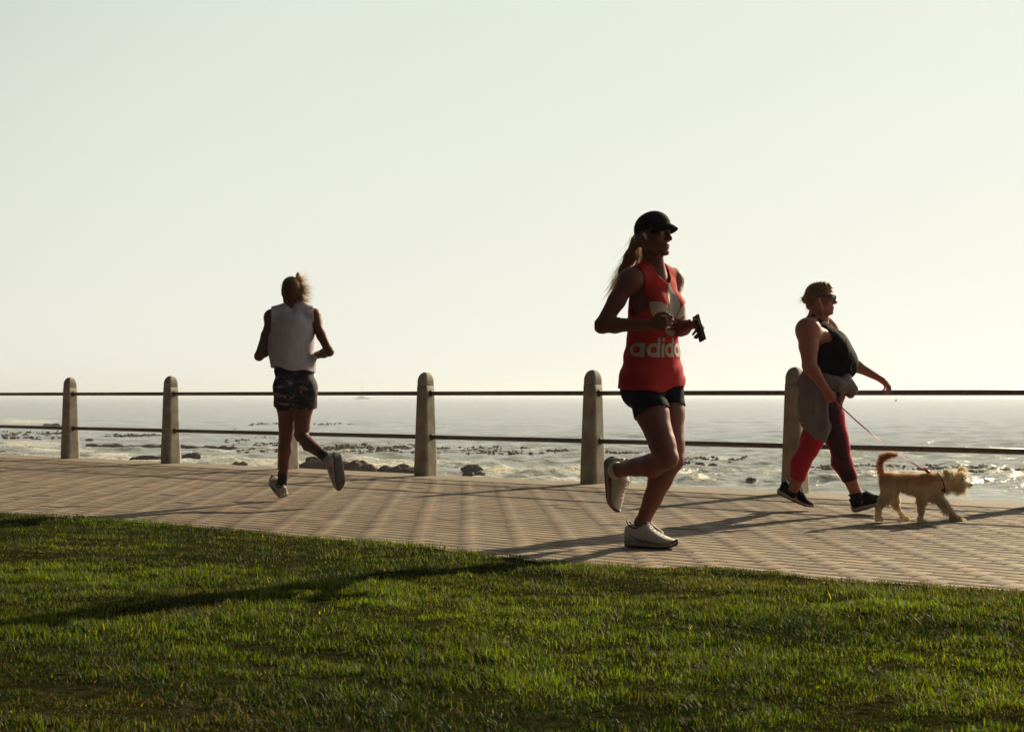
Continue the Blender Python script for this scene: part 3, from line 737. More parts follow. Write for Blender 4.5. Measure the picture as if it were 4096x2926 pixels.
def eyes(h, root):
    for s_ in (-1, 1):
        bm = bmesh.new(); bmesh.ops.create_uvsphere(bm, u_segments=18, v_segments=12, radius=.0118 * h.sc)
        V = np.array([v.co[:] for v in bm.verts]); Fs = [[v.index for v in f.verts] for f in bm.faces]; bm.free()
        V = V[:, [0, 2, 1]] * [1, 1, 1]; Wd = V[:, :1] * h.r + V[:, 1:2] * h.f + V[:, 2:] * h.u + h(s_ * .031, .0765, .006)
        fm = [1 if np.mean([V[i][1] for i in f]) > .0118 * h.sc * .80 else 0 for f in Fs]
        mesh('eye', Wd, Fs, [m_eye, m_iris], root, fmat=fm)
        a = np.linspace(-.019, .017, 7); P = [h(s_ * (.031 + x), .0885 - abs(x) * .35 - .0005, .0265 - (x * 1.1) ** 2 * 14) for x in a]
        V, Q = tube(P, np.array([.0012, .0022, .0026, .0026, .0022, .0018, .001]) * h.sc, 6); mesh('eyebrow', V, Q, m_brow, root)

m_eye = mat('eye_white', (.55, .52, .48), .25); m_iris = mat('iris', (.03, .025, .02), .2); m_brow = mat('brow_hair', (.07, .045, .025), .8)

def body_colors(V, base, h=None, lips=(.30, .09, .08), var=.08, seed=0):
    C = np.ones((len(V), 3)) * base * (1 + var * vnoise(V, 14, seed, 3))[:, None]
    if h is not None:
        r, f, u = h.inv(V); m = np.exp(-((r / .021) ** 4 + ((u + .0615) / .0105) ** 4)) * (f > .080)
        C = C * (1 - m[:, None]) + np.array(lips) * m[:, None]
    return C

def strands(roots, dirs, L, n, spread, w=.0022, droop=0, seed=0, segs=4, jit=.02):
    """Thin ribbons: hair or fur wisps, each its own taper."""
    r = np.random.default_rng(seed); roots = np.asarray(roots, float); dirs = np.asarray(dirs, float); i = r.integers(0, len(roots), n)
    P = roots[i] + r.normal(0, jit, (n, 3)); D = dirs[i] + r.normal(0, spread, (n, 3)); D /= np.linalg.norm(D, axis=1)[:, None]
    Ls = (np.asarray(L)[i] if np.ndim(L) else L) * r.uniform(.55, 1.25, n); S_ = np.cross(D, r.normal(size=(n, 3))); S_ /= np.linalg.norm(S_, axis=1)[:, None]
    V = np.zeros((n, segs * 2 + 1, 3)); bend = r.normal(0, .25, (n, 3))
    for s in range(segs + 1):
        t = s / segs; c = P + D * (Ls * t)[:, None] + bend * (Ls * t * t * .5)[:, None] - np.array([0, 0, 1]) * (Ls * droop * t * t)[:, None]
        if s < segs: V[:, 2 * s] = c - S_ * w * (1 - t * .8) / 2; V[:, 2 * s + 1] = c + S_ * w * (1 - t * .8) / 2
        else: V[:, -1] = c
    fc = []
    for s in range(segs - 1): a = 2 * s; fc += [(a, a + 1, a + 3), (a, a + 3, a + 2)]
    a = 2 * (segs - 1); fc.append((a, a + 1, a + 2)); fc = np.array(fc)
    return V.reshape(-1, 3), (fc[None] + (np.arange(n) * (segs * 2 + 1))[:, None, None]).reshape(-1, 3)

def shoe(root, heel, fwd, up, L, cols, wide=.094, collar=.105, sock=None, style='runner', ankle=None):
    """One training shoe standing at heel (ground point under the heel), pointing fwd. cols: upper, midsole, outsole, accent, lace materials."""
    heel = np.asarray(heel, float); f = unit(fwd); u = unit(np.asarray(up) - f * (np.asarray(up) @ f)); r = np.cross(f, u); k = L / .28
    def loc(x, y, z): return heel + (f * x + r * y + u * z) * k
    def wid(x):                                     # half width of the last
        t = x / .28; return wide / 2 * (.74 + .26 * math.sin(min(t / .72, 1) * math.pi / 2)) * (1 - max(0, (t - .74) / .30) ** 2.2) * (1 - max(0, (.05 - t) / .05) ** 2 * .55)
    def bend(x): return .020 * max(0, (x - .20) / .08) ** 2 + .010 * max(0, (.03 - x) / .03) ** 2     # toe spring, bevelled heel
    def loft(x0, x1, zlo, zhi, wf, n=26, m=28, ex=2.6, drift=0):
        V, Q = [], []
        for i in range(n):
            t = i / (n - 1); x = x0 + (x1 - x0) * (.5 - .5 * math.cos(math.pi * t)) ; w = max(wf(x), .004); a, b = zlo(x), zhi(x); b = max(b, a + .003)
            for j in range(m):
                th = 2 * math.pi * j / m; c, s = math.cos(th), math.sin(th); e = 2 / ex
                y = w * np.sign(c) * abs(c) ** e; z = (a + b) / 2 + (b - a) / 2 * np.sign(s) * abs(s) ** e
                if s > 0: y *= 1 - .22 * (abs(s) ** 2) * min(1, (b - a) / .06)
                V.append(loc(x, y, z))
        for i in range(n - 1):
            for j in range(m): Q.append((i * m + j, (i + 1) * m + j, (i + 1) * m + (j + 1) % m, i * m + (j + 1) % m))
        Q.append(tuple(range(m))); Q.append(tuple((n - 1) * m + j for j in range(m))[::-1]); return np.array(V), Q
    sole_t = lambda x: .034 - .012 * max(0, min(1, (x - .08) / .14))
    up_m, mid_m, out_m, acc_m, lace_m = cols[:5]
    V, Q = loft(-.004, .284, lambda x: bend(x), lambda x: bend(x) + .007, lambda x: wid(x) * 1.04, ex=5); mesh('outsole', V, Q, out_m, root)
    V, Q = loft(-.007, .283, lambda x: bend(x) + .0065, lambda x: bend(x) + sole_t(x), lambda x: wid(x) * 1.10 + .002, ex=3.6); mesh('midsole', V, Q, mid_m, root)
    def top(x):
        t = x / .28
        pts = [(0, .096), (.03, collar), (.07, collar * .86), (.105, collar * 1.0), (.130, collar * 1.03), (.155, .094), (.20, .070), (.24, .052), (.268, .040), (.28, .026)]
        return float(np.interp(x, [p[0] for p in pts], [p[1] for p in pts])) + bend(x) * .6
    V, Q = loft(.002, .279, lambda x: bend(x) + sole_t(x) - .004, top, lambda x: wid(x) * .99, n=34, ex=3.0); up_o = mesh('upper', V, Q, up_m, root)
    th = np.linspace(0, 2 * math.pi, 23)[:-1]       # padded collar round the ankle
    V, Q = tube([loc(.056 + .046 * math.cos(a), .029 * math.sin(a), collar * .93 + .012 * math.cos(2 * a) - .008 * math.cos(a)) for a in np.linspace(0, 2 * math.pi, 25)], .0042 * k, 8); mesh('collar', V, Q, acc_m, up_o)
    for s_ in (-1, 1):                              # side stripe: a curved swoosh-like line along the quarter
        pts = []
        for t in np.linspace(0, 1, 12):
            x = .035 + .105 * t; z = .070 - .040 * math.sin(t * math.pi * .52) + .018 * max(0, (t - .85) / .15)
            pts.append(loc(x, s_ * (wid(x) * .985 * (1 - .10 * (z / .1) ** 1.2) + .0018), z))
        V, Q = tube(pts, [.0012 * k] + [.0019 * k] * 10 + [.0010 * k], 6); mesh('side_stripe', V, Q, acc_m, up_o)
    parts = []
    for i in range(5):
        x = .135 + .019 * i; z = top(x) + .0005; w = wid(x) * .42
        parts.append(tube([loc(x - .006, -w, z - .010), loc(x, -w * .5, z - .001), loc(x + .004, 0, z + .0015), loc(x, w * .5, z - .001), loc(x - .006, w, z - .010)], .0021 * k, 6))
    for s_ in (-1, 1):
        parts.append(tube([loc(.130, 0, top(.13) + .003), loc(.122, s_ * .014, top(.122) + .013), loc(.140, s_ * .027, top(.14) + .004), loc(.136, s_ * .006, top(.136) + .003)], .0017 * k, 6))
        parts.append(tube([loc(.132, 0, top(.13) + .002), loc(.155, s_ * .022, top(.15) + .002), loc(.172, s_ * .034, top(.165) - .010)], .0016 * k, 6))
    V, Q = join(parts); mesh('lace', V, Q, lace_m, up_o)
    if style == 'runner':                           # heel clip and dark toe bumper
        V, Q = loft(.0, .085, lambda x: bend(x) + .027, lambda x: bend(x) + .066 - .34 * x, lambda x: wid(x) * 1.05, n=14, ex=3); mesh('heel_clip', V, Q, cols[5], up_o)
        V, Q = loft(.262, .2855, lambda x: bend(x) + .004, lambda x: bend(x) + .031, lambda x: wid(x) * 1.06 + .002, n=10, ex=3); mesh('toe_bumper', V, Q, out_m, up_o)
    if ankle is not None:                           # padded collar that closes round the ankle
        an, kn = ankle; an = np.asarray(an); d = unit(np.asarray(kn) - an); q = loc(.068, 0, .060)
        V, Q = tube([q, (q + an) / 2 - d * .006, an + d * .004, an + d * .018, an + d * .020], np.array([.040, .0455, .0455, .0445, .0390]) * k, 22, False)
        mesh('ankle_cuff', V, Q, up_m, up_o)
    return up_o, loc
# ------------------------------------------------------------------ runner in the red vest
m_skin = mat('skin', (1, 1, 1), .58, spec=.28, bump=(60, .15, .001), attr='Col')
m_black_knit = mat('black_stretch_fabric', (.007, .006, .009), .85, spec=.1, bump=(300, .3, .0006))
m_white_mesh = mat('white_knit', (.50, .46, .43), .75, noise=(60, .10), bump=(260, .6, .0012))
m_pink_foam = mat('pale_pink_foam', (.34, .22, .19), .7, noise=(25, .15), bump=(120, .3, .001))
m_black_rubber = mat('black_rubber', (.012, .011, .014), .6)
m_mint = mat('mint_heel_panel', (.20, .38, .25), .55)
m_lace = mat('white_lace', (.58, .54, .50), .8)
m_white_plastic = mat('white_plastic', (.6, .58, .55), .3)

def decal_grid(f2, x0, x1, y0, y1, step):
    nx, ny = int((x1 - x0) / step) + 1, int((y1 - y0) / step) + 1
    X, Y = np.meshgrid(np.linspace(x0, x1, nx), np.linspace(y0, y1, ny)); V = np.stack([X.ravel(), Y.ravel(), 0 * X.ravel()], 1)
    idx = np.arange(nx * ny).reshape(ny, nx); T = tris(np.stack([idx[:-1, :-1], idx[:-1, 1:], idx[1:, 1:], idx[1:, :-1]], -1).reshape(-1, 4))
    return clip(V, T, f2(V[:, 0], V[:, 1]))
def word_sdf(x, y):
    R, th = .0265, .0090
    def box(cx, cy, w, h): return np.maximum(np.abs(x - cx) - w, np.abs(y - cy) - h)
    def ring(cx, cy=0, r=R): return np.abs(np.hypot(x - cx, y - cy) - r) - th
    def let_a(cx): return np.minimum(ring(cx), box(cx + R, 0, th, R + th))
    def let_d(cx): return np.minimum(ring(cx), box(cx + R, .014, th, R + th + .014))
    def let_i(cx): return np.minimum(box(cx, 0, th, R + th), box(cx, R + th + .018, th, .008))
    def let_s(cx):
        a = np.maximum(np.abs(np.hypot(x - cx, y - .0145) - .0135) - .0075, -np.maximum(-(x - cx), y - .0145 + .0))
        a = np.where((x - cx > 0) & (y < .0145), 1.0, np.abs(np.hypot(x - cx, y - .0145) - .0145) - .0075)
        b = np.where((x - cx < 0) & (y > -.0145), 1.0, np.abs(np.hypot(x - cx, y + .0145) - .0145) - .0075)
        return np.minimum(np.minimum(a, b), np.minimum(box(cx + .010, .0285, .012, .0072), box(cx - .010, -.0285, .012, .0072)))
    xs = [-.195, -.115, -.063, -.011, .071, .140]
    d = let_a(xs[0])
    for f_, c in ((let_d, xs[1]), (let_i, xs[2] + .002), (let_d, xs[3] + .002), (let_a, xs[4]), (let_s, xs[5])): d = np.minimum(d, f_(c))
    return d
def trefoil_sdf(x, y):
    def leaf(bx, by, ang, L, wd):
        c, s = math.cos(ang), math.sin(ang); lx = (x - bx) * c - (y - by) * s; ly = (x - bx) * s + (y - by) * c - L / 2
        r = (L * L / 4 + wd * wd / 4) / wd; o = r - wd / 2
        return np.maximum(np.hypot(lx - o, ly) - r, np.hypot(lx + o, ly) - r)
    d = leaf(0, -.035, 0, .205, .082)
    sd = np.minimum(leaf(-.008, -.055, R_(-48), .185, .090), leaf(.008, -.055, R_(48), .185, .090))
    bowl = np.hypot(x / 1.25, y + .055) - .048
    d2 = np.maximum(np.minimum(sd, bowl), -(d - .006))
    d = np.minimum(d, d2)
    for yy in (-.020, -.044, -.068): d = np.maximum(d, -(np.abs(y - yy) - .0055))
    return d

def runner_red():
    Yb = 7.36
    def p(px, py, dy=0.0): return W(px, py, Yb + dy)
    base = G(2590, 2188); root = empty('person', base, 'running person in a red vest, black cap and black shorts, phone in hand', 'person')
    T = Torso(p(2612, 1512, 0), p(2622, 1064, -.03), R_(40), R_(46), .86)
    hd = Head(p(2612, 941, -.06), R_(49), R_(2), 0, 1.0)
    hipN, hipF = p(2570, 1535, -.06), p(2662, 1528, .06)
    knN, knF = p(2668, 1832, -.215), p(2690, 1838, -.04)
    anN, anF = p(2470, 1880, .075), p(2567, 2092, .10)
    shN, shF = p(2515, 1122, -.125), p(2690, 1118, .09)
    elN, wrN = p(2407, 1302, -.11), p(2600, 1296, -.245)
    elF, wrF = p(2722, 1314, -.03), p(2763, 1297, -.235)
    rl = (.086, .080, .066, .055, .060, .036); ra = (.047, .044, .037, .0385, .0245)
    def body(S, g=0):
        torso_solid(S, T, g)
        leg(S, hipF, knF, anF, (-.75, .6, -.1), [a + g for a in rl]); leg(S, hipN, knN, anN, (.1, .2, -1), [a + g for a in rl], .014)
    lo = np.array([-.15, -.5, -.1]) + p(2360, 2200, 0) * [1, 1, 0]; hi = p(2840, 820, .45)
    S = Solid([p(2370, 2200)[0], Yb - .48, -.02], [p(2840, 800)[0], Yb + .34, 1.80], .0045)
    body(S)
    S.cone(T(0, -.012, .47), hd(0, -.020, -.055), .050, .046, .03); S.cone(T(0, .02, .46), hd(0, .010, -.075), .036, .036, .03)
    arm(S, shN, elN, wrN, ra); arm(S, shF, elF, wrF, ra)
    S.ell(shN, (.054, .054, .056), None, .03); S.ell(shF, (.052, .052, .054), None, .03)
    head_solid(S, hd)
    # near hand: loose fist in front of the chest, knuckles forward, thumb on top
    dN = unit(wrN - elN); hand(S, wrN + dN * .004, dN + np.array([.1, -.15, .02]), (.35, -.85, .25), (0, -.2, 1), (.80, .90, .98, 1.05), .6, .95)
    dF = unit(wrF - elF); hand(S, wrF, (.45, -.85, -.10), (.2, -.3, 1), (-.75, -.3, .45), (.52, .56, .60, .66), .35, .92)
    for a in (anF, anN): S.ell(a, (.037, .037, .04), None, .01)
    fF = unit([.95, -.42, 0]); S.cone(anF, anF + fF * .10 - np.array([0, 0, .055]), .034, .022, .02)
    V, Q = S.surf(); V = relax(V, Q, 2); C = body_colors(V, np.array([.205, .070, .052]), hd, (.20, .06, .055))
    mesh('body', V, Q, m_skin, root, col=C); eyes(hd, root)
    # vest
    S = Solid([p(2420, 2200)[0], Yb - .40, .60], [p(2800, 800)[0], Yb + .34, 1.60], .006)
    torso_solid(S, T, .013, hipw=.98)
    for u_, R3 in ((.10, (.150, .112, .10)), (.02, (.146, .116, .10)), (-.06, (.148, .118, .10)), (-.12, (.148, .118, .08))):
        S.ell(T(-.008, -.014, u_), np.array(R3) * T.sc * np.array([T.w, T.w, 1]) + .010, T.axes(u_), .05)
    for a_, b_ in ((hipN, knN), (hipF, knF)): S.cone(a_, a_ + (b_ - a_) * .3, rl[0] + .014, rl[1] + .014, .05)
    S.ell(T(0, -.01, .22), np.array([.138, .104, .16]) * T.sc * np.array([T.w, T.w, 1]) + .008, T.axes(.2), .04)
    V, Q = S.surf(); V = relax(V, Q, 4); r, f, u = T.inv(V); N = vnormals(V, Q)
    low = np.clip((.36 - u) / .3, 0, 1); q = np.c_[r * 9 + u * 3, f * 9 - u * 2, u * 5]
    V = V + N * (low * (.0075 * vnoise(q, 1.5, 61) + .0050 * np.sin(u * 85 + 7 * vnoise(q, .7, 62) + r * 14) * np.clip(vnoise(q, .9, 63) + .3, 0, 1)))[:, None]
    Tq = tris(Q)
    V, Tq = clip(V, Tq, -(u + .042 + .006 * np.sin(r * 30) + .010 * np.clip(r, -.1, .1) / .1))
    r, f, u = T.inv(V); V, Tq = clip(V, Tq, np.where(u > .40, 1 - np.hypot(r / .060, (f - .020) / .066), -1.0))
    r, f, u = T.inv(V); rb = np.interp(u, [.235, .262, .30, .36, .44, .50, .56], [.26, .160, .140, .132, .138, .150, .16]); V, Tq = clip(V, Tq, np.abs(r) - rb)
    m_red = mat('red_jersey', (.62, .036, .036), .8, spec=.2, noise=(12, .08), bump=(13, .55, .010), trans=((.85, .06, .045), .34))
    vest = thick(mesh('vest', V, Tq, m_red, root), .0018)
    # emblem and word on the chest, laid on the cloth
    bv = BVHTree.FromPolygons([tuple(v) for v in V], [tuple(int(i) for i in t) for t in Tq])
    def lay(D, Td, uc, name, m):
        out = []
        for a, b, _ in D:
            uu = uc + b / T.sc; R3, F3, U3 = T.axes(uu); ph = -a / .138 - .05
            dirv = R3 * math.sin(ph) + F3 * math.cos(ph); c = T.P + U3 * uu * T.sc + F3 * -.005
            h_, n_, _, _ = bv.ray_cast(Vector(c + dirv * .4), Vector(-dirv)); h_ = np.array(h_) if h_ is not None else c + dirv * .13
            out.append(h_ + dirv * .0016)
        mesh(name, np.array(out), Td, m, vest)
    m_print = mat('off_white_print', (.46, .41, .34), .7)
    D, Td = decal_grid(word_sdf, -.24, .18, -.045, .07, .0035); lay(D, Td, .128, 'word_print', m_print)
    D, Td = decal_grid(trefoil_sdf, -.17, .17, -.12, .18, .004); lay(D, Td, .280, 'emblem_print', m_print)
    # shorts
    S = Solid([p(2420, 2200)[0], Yb - .40, .50], [p(2800, 800)[0], Yb + .34, 1.15], .0055); body(S, .0075)
    V, Q = S.surf(); V = relax(V, Q, 4); Tq = tris(Q)
    def tt(V, a, b): d = b - a; return (V - a) @ d / (d @ d)
    def dl(V, a, b): t = np.clip(tt(V, a, b), 0, 1)[:, None]; return np.linalg.norm(V - a - t * (b - a), axis=1)
    near = dl(V, hipN, knN) < dl(V, hipF, knF)
    V, Tq = clip(V, Tq, np.where(near, tt(V, hipN, knN) - .40, tt(V, hipF, knF) - .32))
    r, f, u = T.inv(V); V, Tq = clip(V, Tq, u + .0)
    thick(mesh('shorts', V, Tq, m_black_knit, root), .0015)
    # cap
    k = hd.sc; S = Solid(hd.c - .2, hd.c + .2, .004)
    S.ell(hd(0, -.010, .030), (.077 * k, .0925 * k, .089 * k), hd.ax, .01); S.ell(hd(0, .02, .045), (.074 * k, .074 * k, .074 * k), hd.ax, .02)
    V, Q = S.surf(); V = relax(V, Q, 3); r, f, u = hd.inv(V); V, Tq = clip(V, tris(Q), (-.004 + .040 * np.clip((f + .09) / .17, 0, 1) ** .8) - u)
    m_cap = mat('black_cap_cotton', (.014, .010, .014), .9, spec=.15, bump=(200, .4, .001)); cap = thick(mesh('cap', V, Tq, m_cap, root), .002, 1)
    Vb, Qb = [], []; n, m = 17, 9
    for lay_ in (0, 1):
        for i in range(n):
            a = -1 + 2 * i / (n - 1)
            for j in range(m):
                t = j / (m - 1); x = a * (.062 + .006 * t) ; reach = .060 * math.sqrt(max(0, 1 - abs(a) ** 2.6)) ; y = .088 - .055 * a * a + reach * t * 1.0; z = .056 - .020 * a * a - .014 * t - .018 * t * t - (0 if lay_ == 0 else .0035)
                Vb.append(hd(x, y, z))
    o = n * m
    for i in range(n - 1):
        for j in range(m - 1):
            q_ = (i * m + j, i * m + j + 1, (i + 1) * m + j + 1, (i + 1) * m + j); Qb.append(q_); Qb.append(tuple(x + o for x in q_[::-1]))
    rim = [j for j in range(m)] + [i * m + m - 1 for i in range(1, n)] + [(n - 1) * m + j for j in range(m - 2, -1, -1)] + [i * m for i in range(n - 2, 0, -1)]
    for a, b in zip(rim, rim[1:] + rim[:1]): Qb.append((a, b, b + o, a + o)[::-1])
    mesh('brim', np.array(Vb), Qb, m_cap, cap)
    V, Q = tube([hd(0, -.01, .1175), hd(0, -.01, .1215)], [.008, .005], 12); mesh('button', V, Q, m_cap, cap)
    # ponytail
    m_hair = mat('brown_blonde_hair', (.085, .050, .024), .5, spec=.4, noise=(80, .4), trans=((.75, .45, .16), .30))
    S = Solid(p(2440, 1200, -.15), p(2640, 880, .25), .005) if 0 else Solid([p(2430, 1200)[0], Yb - .2, 1.25], [p(2640, 1200)[0], Yb + .25, 1.72], .005)
    S.chain([p(2556, 935, .0), p(2545, 965, .03), p(2520, 1030, .05), p(2494, 1085, .06), p(2472, 1140, .07), p(2462, 1170, .07)], [.022, .026, .030, .024, .012, .004], .02)
    S.ell(hd(0, -.02, -.005), (.068 * k, .086 * k, .066 * k), hd.ax, .02)
    V1, Q1 = S.surf(); V1 = relax(V1, Q1, 3); T1 = tris(Q1)
    r, f, u = hd.inv(V1); V1, T1 = clip(V1, T1, np.where((np.abs(r) < .11) & (f < .14) & (f > -.13), np.maximum(f - .012 + .6 * np.clip(-.01 - u, 0, .1), -.045 - u if False else -1), -1.0))
    cen = np.array([p(2550, 960, .02), p(2525, 1020, .05), p(2500, 1075, .06), p(2480, 1120, .07), p(2560, 1010, .03)])
    dr = np.array([(-.3, .05, -.9), (-.42, .06, -.9), (-.42, .05, -.88), (-.38, .05, -.9), (-.1, 0, -1.)])
    V2, T2 = strands(cen, dr, .12, 900, .13, .0022, .1, 9, 5, .016)
    V3, T3 = strands([hd(0, -.05, -.06), hd(.03, -.04, -.05)], [(-.2, .1, -1), (.1, 0, -1)], .07, 90, .35, .0016, .1, 10, 4, .012)
    V, T_ = np.concatenate([V1, V2, V3]), np.concatenate([T1, T2 + len(V1), T3 + len(V1) + len(V2)]); mesh('hair', V, T_, m_hair, root)
    for s_ in (1,):                                 # white earbud in the near ear
        V, Q = tube([hd(.083, .004, .000), hd(.087, .010, -.006), hd(.085, .018, -.030)], [.007, .0065, .0035], 10); mesh('earbud', V, Q, m_white_plastic, root)
    # shoes and ankle socks
    cols = (m_white_mesh, m_pink_foam, m_black_rubber, m_black_rubber, m_lace, m_mint)
    hg = G(2503, 2184); f1 = unit(G(2690, 2195) - hg); f1 = unit([f1[0], f1[1], 0])
    sh = empty('shoe', hg); sh.parent = root; sh.location = [float(a) for a in hg - base]
    shoe(sh, hg, f1, (0, 0, 1), .29, cols, collar=.118)
    a = anF; V, Q = tube([a + (0, 0, .005), a - np.array([.003, 0, .03]), a + f1 * .012 - np.array([0, 0, .055])], [.0395, .041, .040], 20, False); thick(mesh('sock', V, Q, mat('pink_sock', (.30, .15, .15), .9), root), .002)
    heel2 = p(2428, 1830, .215); up2 = unit(np.array([.78, -.60, .16])); f2 = unit([.10, .06, -1.0])
    sh = empty('shoe', heel2); sh.parent = root; sh.location = [float(a_) for a_ in heel2 - base]
    shoe(sh, heel2, f2, up2, .285, cols, collar=.112, ankle=(anN + (anN - knN) * .03, knN))
    # phone in the far hand
    c = p(2797, 1312, -.335); ph = empty('phone', c, 'dark phone held upright in the hand of the red-vested runner', 'phone')
    ax1 = unit([.27, -.12, -1.0]); ax2 = unit(np.cross(ax1, [1.0, .22, .1])); ax3 = np.cross(ax1, ax2)
    bm = bmesh.new(); bmesh.ops.create_cube(bm, size=1); 
    for v in bm.verts: v.co = Vector(ax1 * v.co[0] * .124 + ax2 * v.co[1] * .060 + ax3 * v.co[2] * .009)
    bmesh.ops.bevel(bm, geom=bm.edges[:], offset=.003, segments=3, affect='EDGES')
    V = np.array([v.co[:] for v in bm.verts]) + c; Fs = [[v.index for v in f.verts] for f in bm.faces]; bm.free()
    mesh('case', V, Fs, mat('dark_phone_case', (.035, .028, .022), .4), ph)
    sc_ = [c + ax3 * .0048 + ax1 * a * .058 + ax2 * b * .027 for a, b in ((-1, -1), (1, -1), (1, 1), (-1, 1))]
    mesh('screen', np.array(sc_), [(0, 1, 2, 3)], mat('phone_glass', (.01, .01, .012), .08), ph, smooth=False)
    return root
runner_red()
def seg_t(V, a, b): d = b - a; return (V - a) @ d / (d @ d)
def seg_d(V, a, b): t = np.clip(seg_t(V, a, b), 0, 1)[:, None]; return np.linalg.norm(V - a - t * (b - a), axis=1)
def group_at(name, loc, root):
    e = empty(name, loc); e.parent = root; e.location = [float(a) for a in np.asarray(loc) - np.array(root.location)]; return e

# ------------------------------------------------------------------ runner in the pale sleeveless top, seen from behind
def runner_pale():
    Yb = 10.36
    def p(px, py, dy=0.0): return W(px, py, Yb + dy)
    base = G(1132, 2000); root = empty('person', base, 'running person seen from behind in a pale sleeveless top and patterned shorts', 'person')
    T = Torso(p(1179, 1536, 0), p(1170, 1226, .03), R_(194), R_(186), .90)
    hd = Head(p(1166, 1166, .06), R_(196), R_(-3), R_(3), .94)
    hipL, hipR = p(1145, 1548, -.02), p(1218, 1548, .02)
    knL, anL = p(1146, 1736, .20), p(1129, 1930, .34)
    knR, anR = p(1206, 1742, .10), p(1313, 1836, -.20)
    shL, shR = p(1087, 1275, -.01), p(1262, 1292, .03)
    elL, wrL = p(1036, 1424, -.05), p(1108, 1376, .16)
    elR, wrR = p(1317, 1406, -.07), p(1240, 1428, .12)
    rl = (.072, .068, .055, .046, .049, .031); ra = (.040, .035, .031, .032, .022)
    def body(S, g=0):
        torso_solid(S, T, g, bust=.045, hipw=.86, glute=.084)
        leg(S, hipL, knL, anL, (.15, -1, 0), [a + g for a in rl]); leg(S, hipR, knR, anR, (-.3, -.3, -1), [a + g for a in rl], .014)
    S = Solid([p(1020, 0)[0], Yb - .45, -.02], [p(1360, 0)[0], Yb + .62, 1.78], .005)
    body(S)
    S.cone(T(0, -.010, .47), hd(0, -.020, -.055), .048, .045, .03); arm(S, shL, elL, wrL, ra); arm(S, shR, elR, wrR, ra)
    for s_ in (shL, shR): S.ell(s_, (.046, .046, .050), None, .03)
    head_solid(S, hd)
    hand(S, wrL, wrL - elL, (-.8, .1, .5), (0, -.1, 1), (.8, .85, .9, 1.0), .6, .88); hand(S, wrR, wrR - elR, (.8, .1, .5), (0, .1, 1), (.8, .85, .9, 1.0), .6, .88)
    fL = unit([-.42, .72, .40]); S.cone(anL, anL + fL * .08 - np.array([0, 0, .05]), .029, .020, .02)
    S.cone(anR, anR + np.array([.02, .0, -.045]), .029, .020, .02)
    V, Q = S.surf(); V = relax(V, Q, 2); C = body_colors(V, np.array([.135, .047, .034]), hd, (.2, .06, .055)); mesh('body', V, Q, m_skin, root, col=C); eyes(hd, root)
    # loose top
    S = Solid([p(1040, 0)[0], Yb - .35, .75], [p(1330, 0)[0], Yb + .40, 1.58], .006)
    torso_solid(S, T, .012, bust=.045, low=0)
    A = T.axes(.2)
    for u_, R3, o in ((.36, (.152, .108, .10), -.02), (.28, (.158, .118, .11), -.05), (.20, (.152, .122, .10), -.06), (.13, (.138, .114, .08), -.04), (.09, (.126, .106, .06), 0)):
        S.ell(T(o * .4, -.010, u_), np.array(R3) * T.sc * np.array([T.w, T.w, 1]), A, .05)
    for s_ in (-1, 1): S.cone(T(s_ * .045, -.018, .478), T(s_ * .150, -.014, .440), .058, .062, .03)
    S.cone(T(.09, -.02, .14), p(1258, 1432, -.05), .05, .022, .05)     # hem blown out at the right
    V, Q = S.surf(); V = relax(V, Q, 4); N = vnormals(V, Q); r, f, u = T.inv(V); q = np.c_[r * 8 + u * 2, f * 8, u * 4.5]
    V = V + N * (.010 * vnoise(q, 1.4, 71) + .0060 * np.sin(u * 62 + r * 22 + 5 * vnoise(q, .8, 72)) * np.clip(vnoise(q, 1, 73) + .2, 0, 1))[:, None]; Tq = tris(Q)
    r, f, u = T.inv(V); V, Tq = clip(V, Tq, (.078 + .026 * np.clip(-r / .12, 0, 1) + .006 * np.sin(r * 34)) - u)
    r, f, u = T.inv(V); V, Tq = clip(V, Tq, np.where(u > .34, 1 - np.hypot(r / .050, (f - .012) / .050), -1.0))
    r, f, u = T.inv(V); V, Tq = clip(V, Tq, np.abs(r) - np.interp(u, [.26, .30, .34, .40, .47, .53], [.26, .185, .160, .150, .148, .148]))
    thick(mesh('sleeveless_top', V, Tq, mat('pale_cotton', (.62, .57, .67), .85, spec=.2, noise=(20, .05), bump=(13, .8, .018), trans=((.62, .55, .50), .30)), root), .0016)
    # patterned loose shorts
    S = Solid([p(1040, 0)[0], Yb - .35, .55], [p(1330, 0)[0], Yb + .40, 1.15], .0055); body(S, .009)
    S.cone(hipR + (0, 0, 0), hipR + (knR - hipR) * .42 + np.array([.022, 0, .02]), .078, .074, .04); S.cone(hipL, hipL + (knL - hipL) * .4, .080, .077, .04)
    V, Q = S.surf(); V = relax(V, Q, 4); N = vnormals(V, Q); r, f, u = T.inv(V); V = V + N * (.004 * vnoise(np.c_[r * 12, f * 12, u * 5], 1.5, 75) * np.clip((.05 - u) / .1, 0, 1))[:, None]
    Tq = tris(Q); nl = seg_d(V, hipL, knL) < seg_d(V, hipR, knR)
    V, Tq = clip(V, Tq, np.where(nl, seg_t(V, hipL, knL) - .36, seg_t(V, hipR, knR) - .40)); r, f, u = T.inv(V); V, Tq = clip(V, Tq, u - .115)
    m = mat('camouflage_print_fabric', (.03, .025, .04), .8, spec=.2)
    t = m.node_tree; b = t.nodes['Principled BSDF']; tc = t.nodes.new('ShaderNodeTexCoord'); mp = t.nodes.new('ShaderNodeMapping'); mp.inputs['Scale'].default_value = (11, 11, 26)
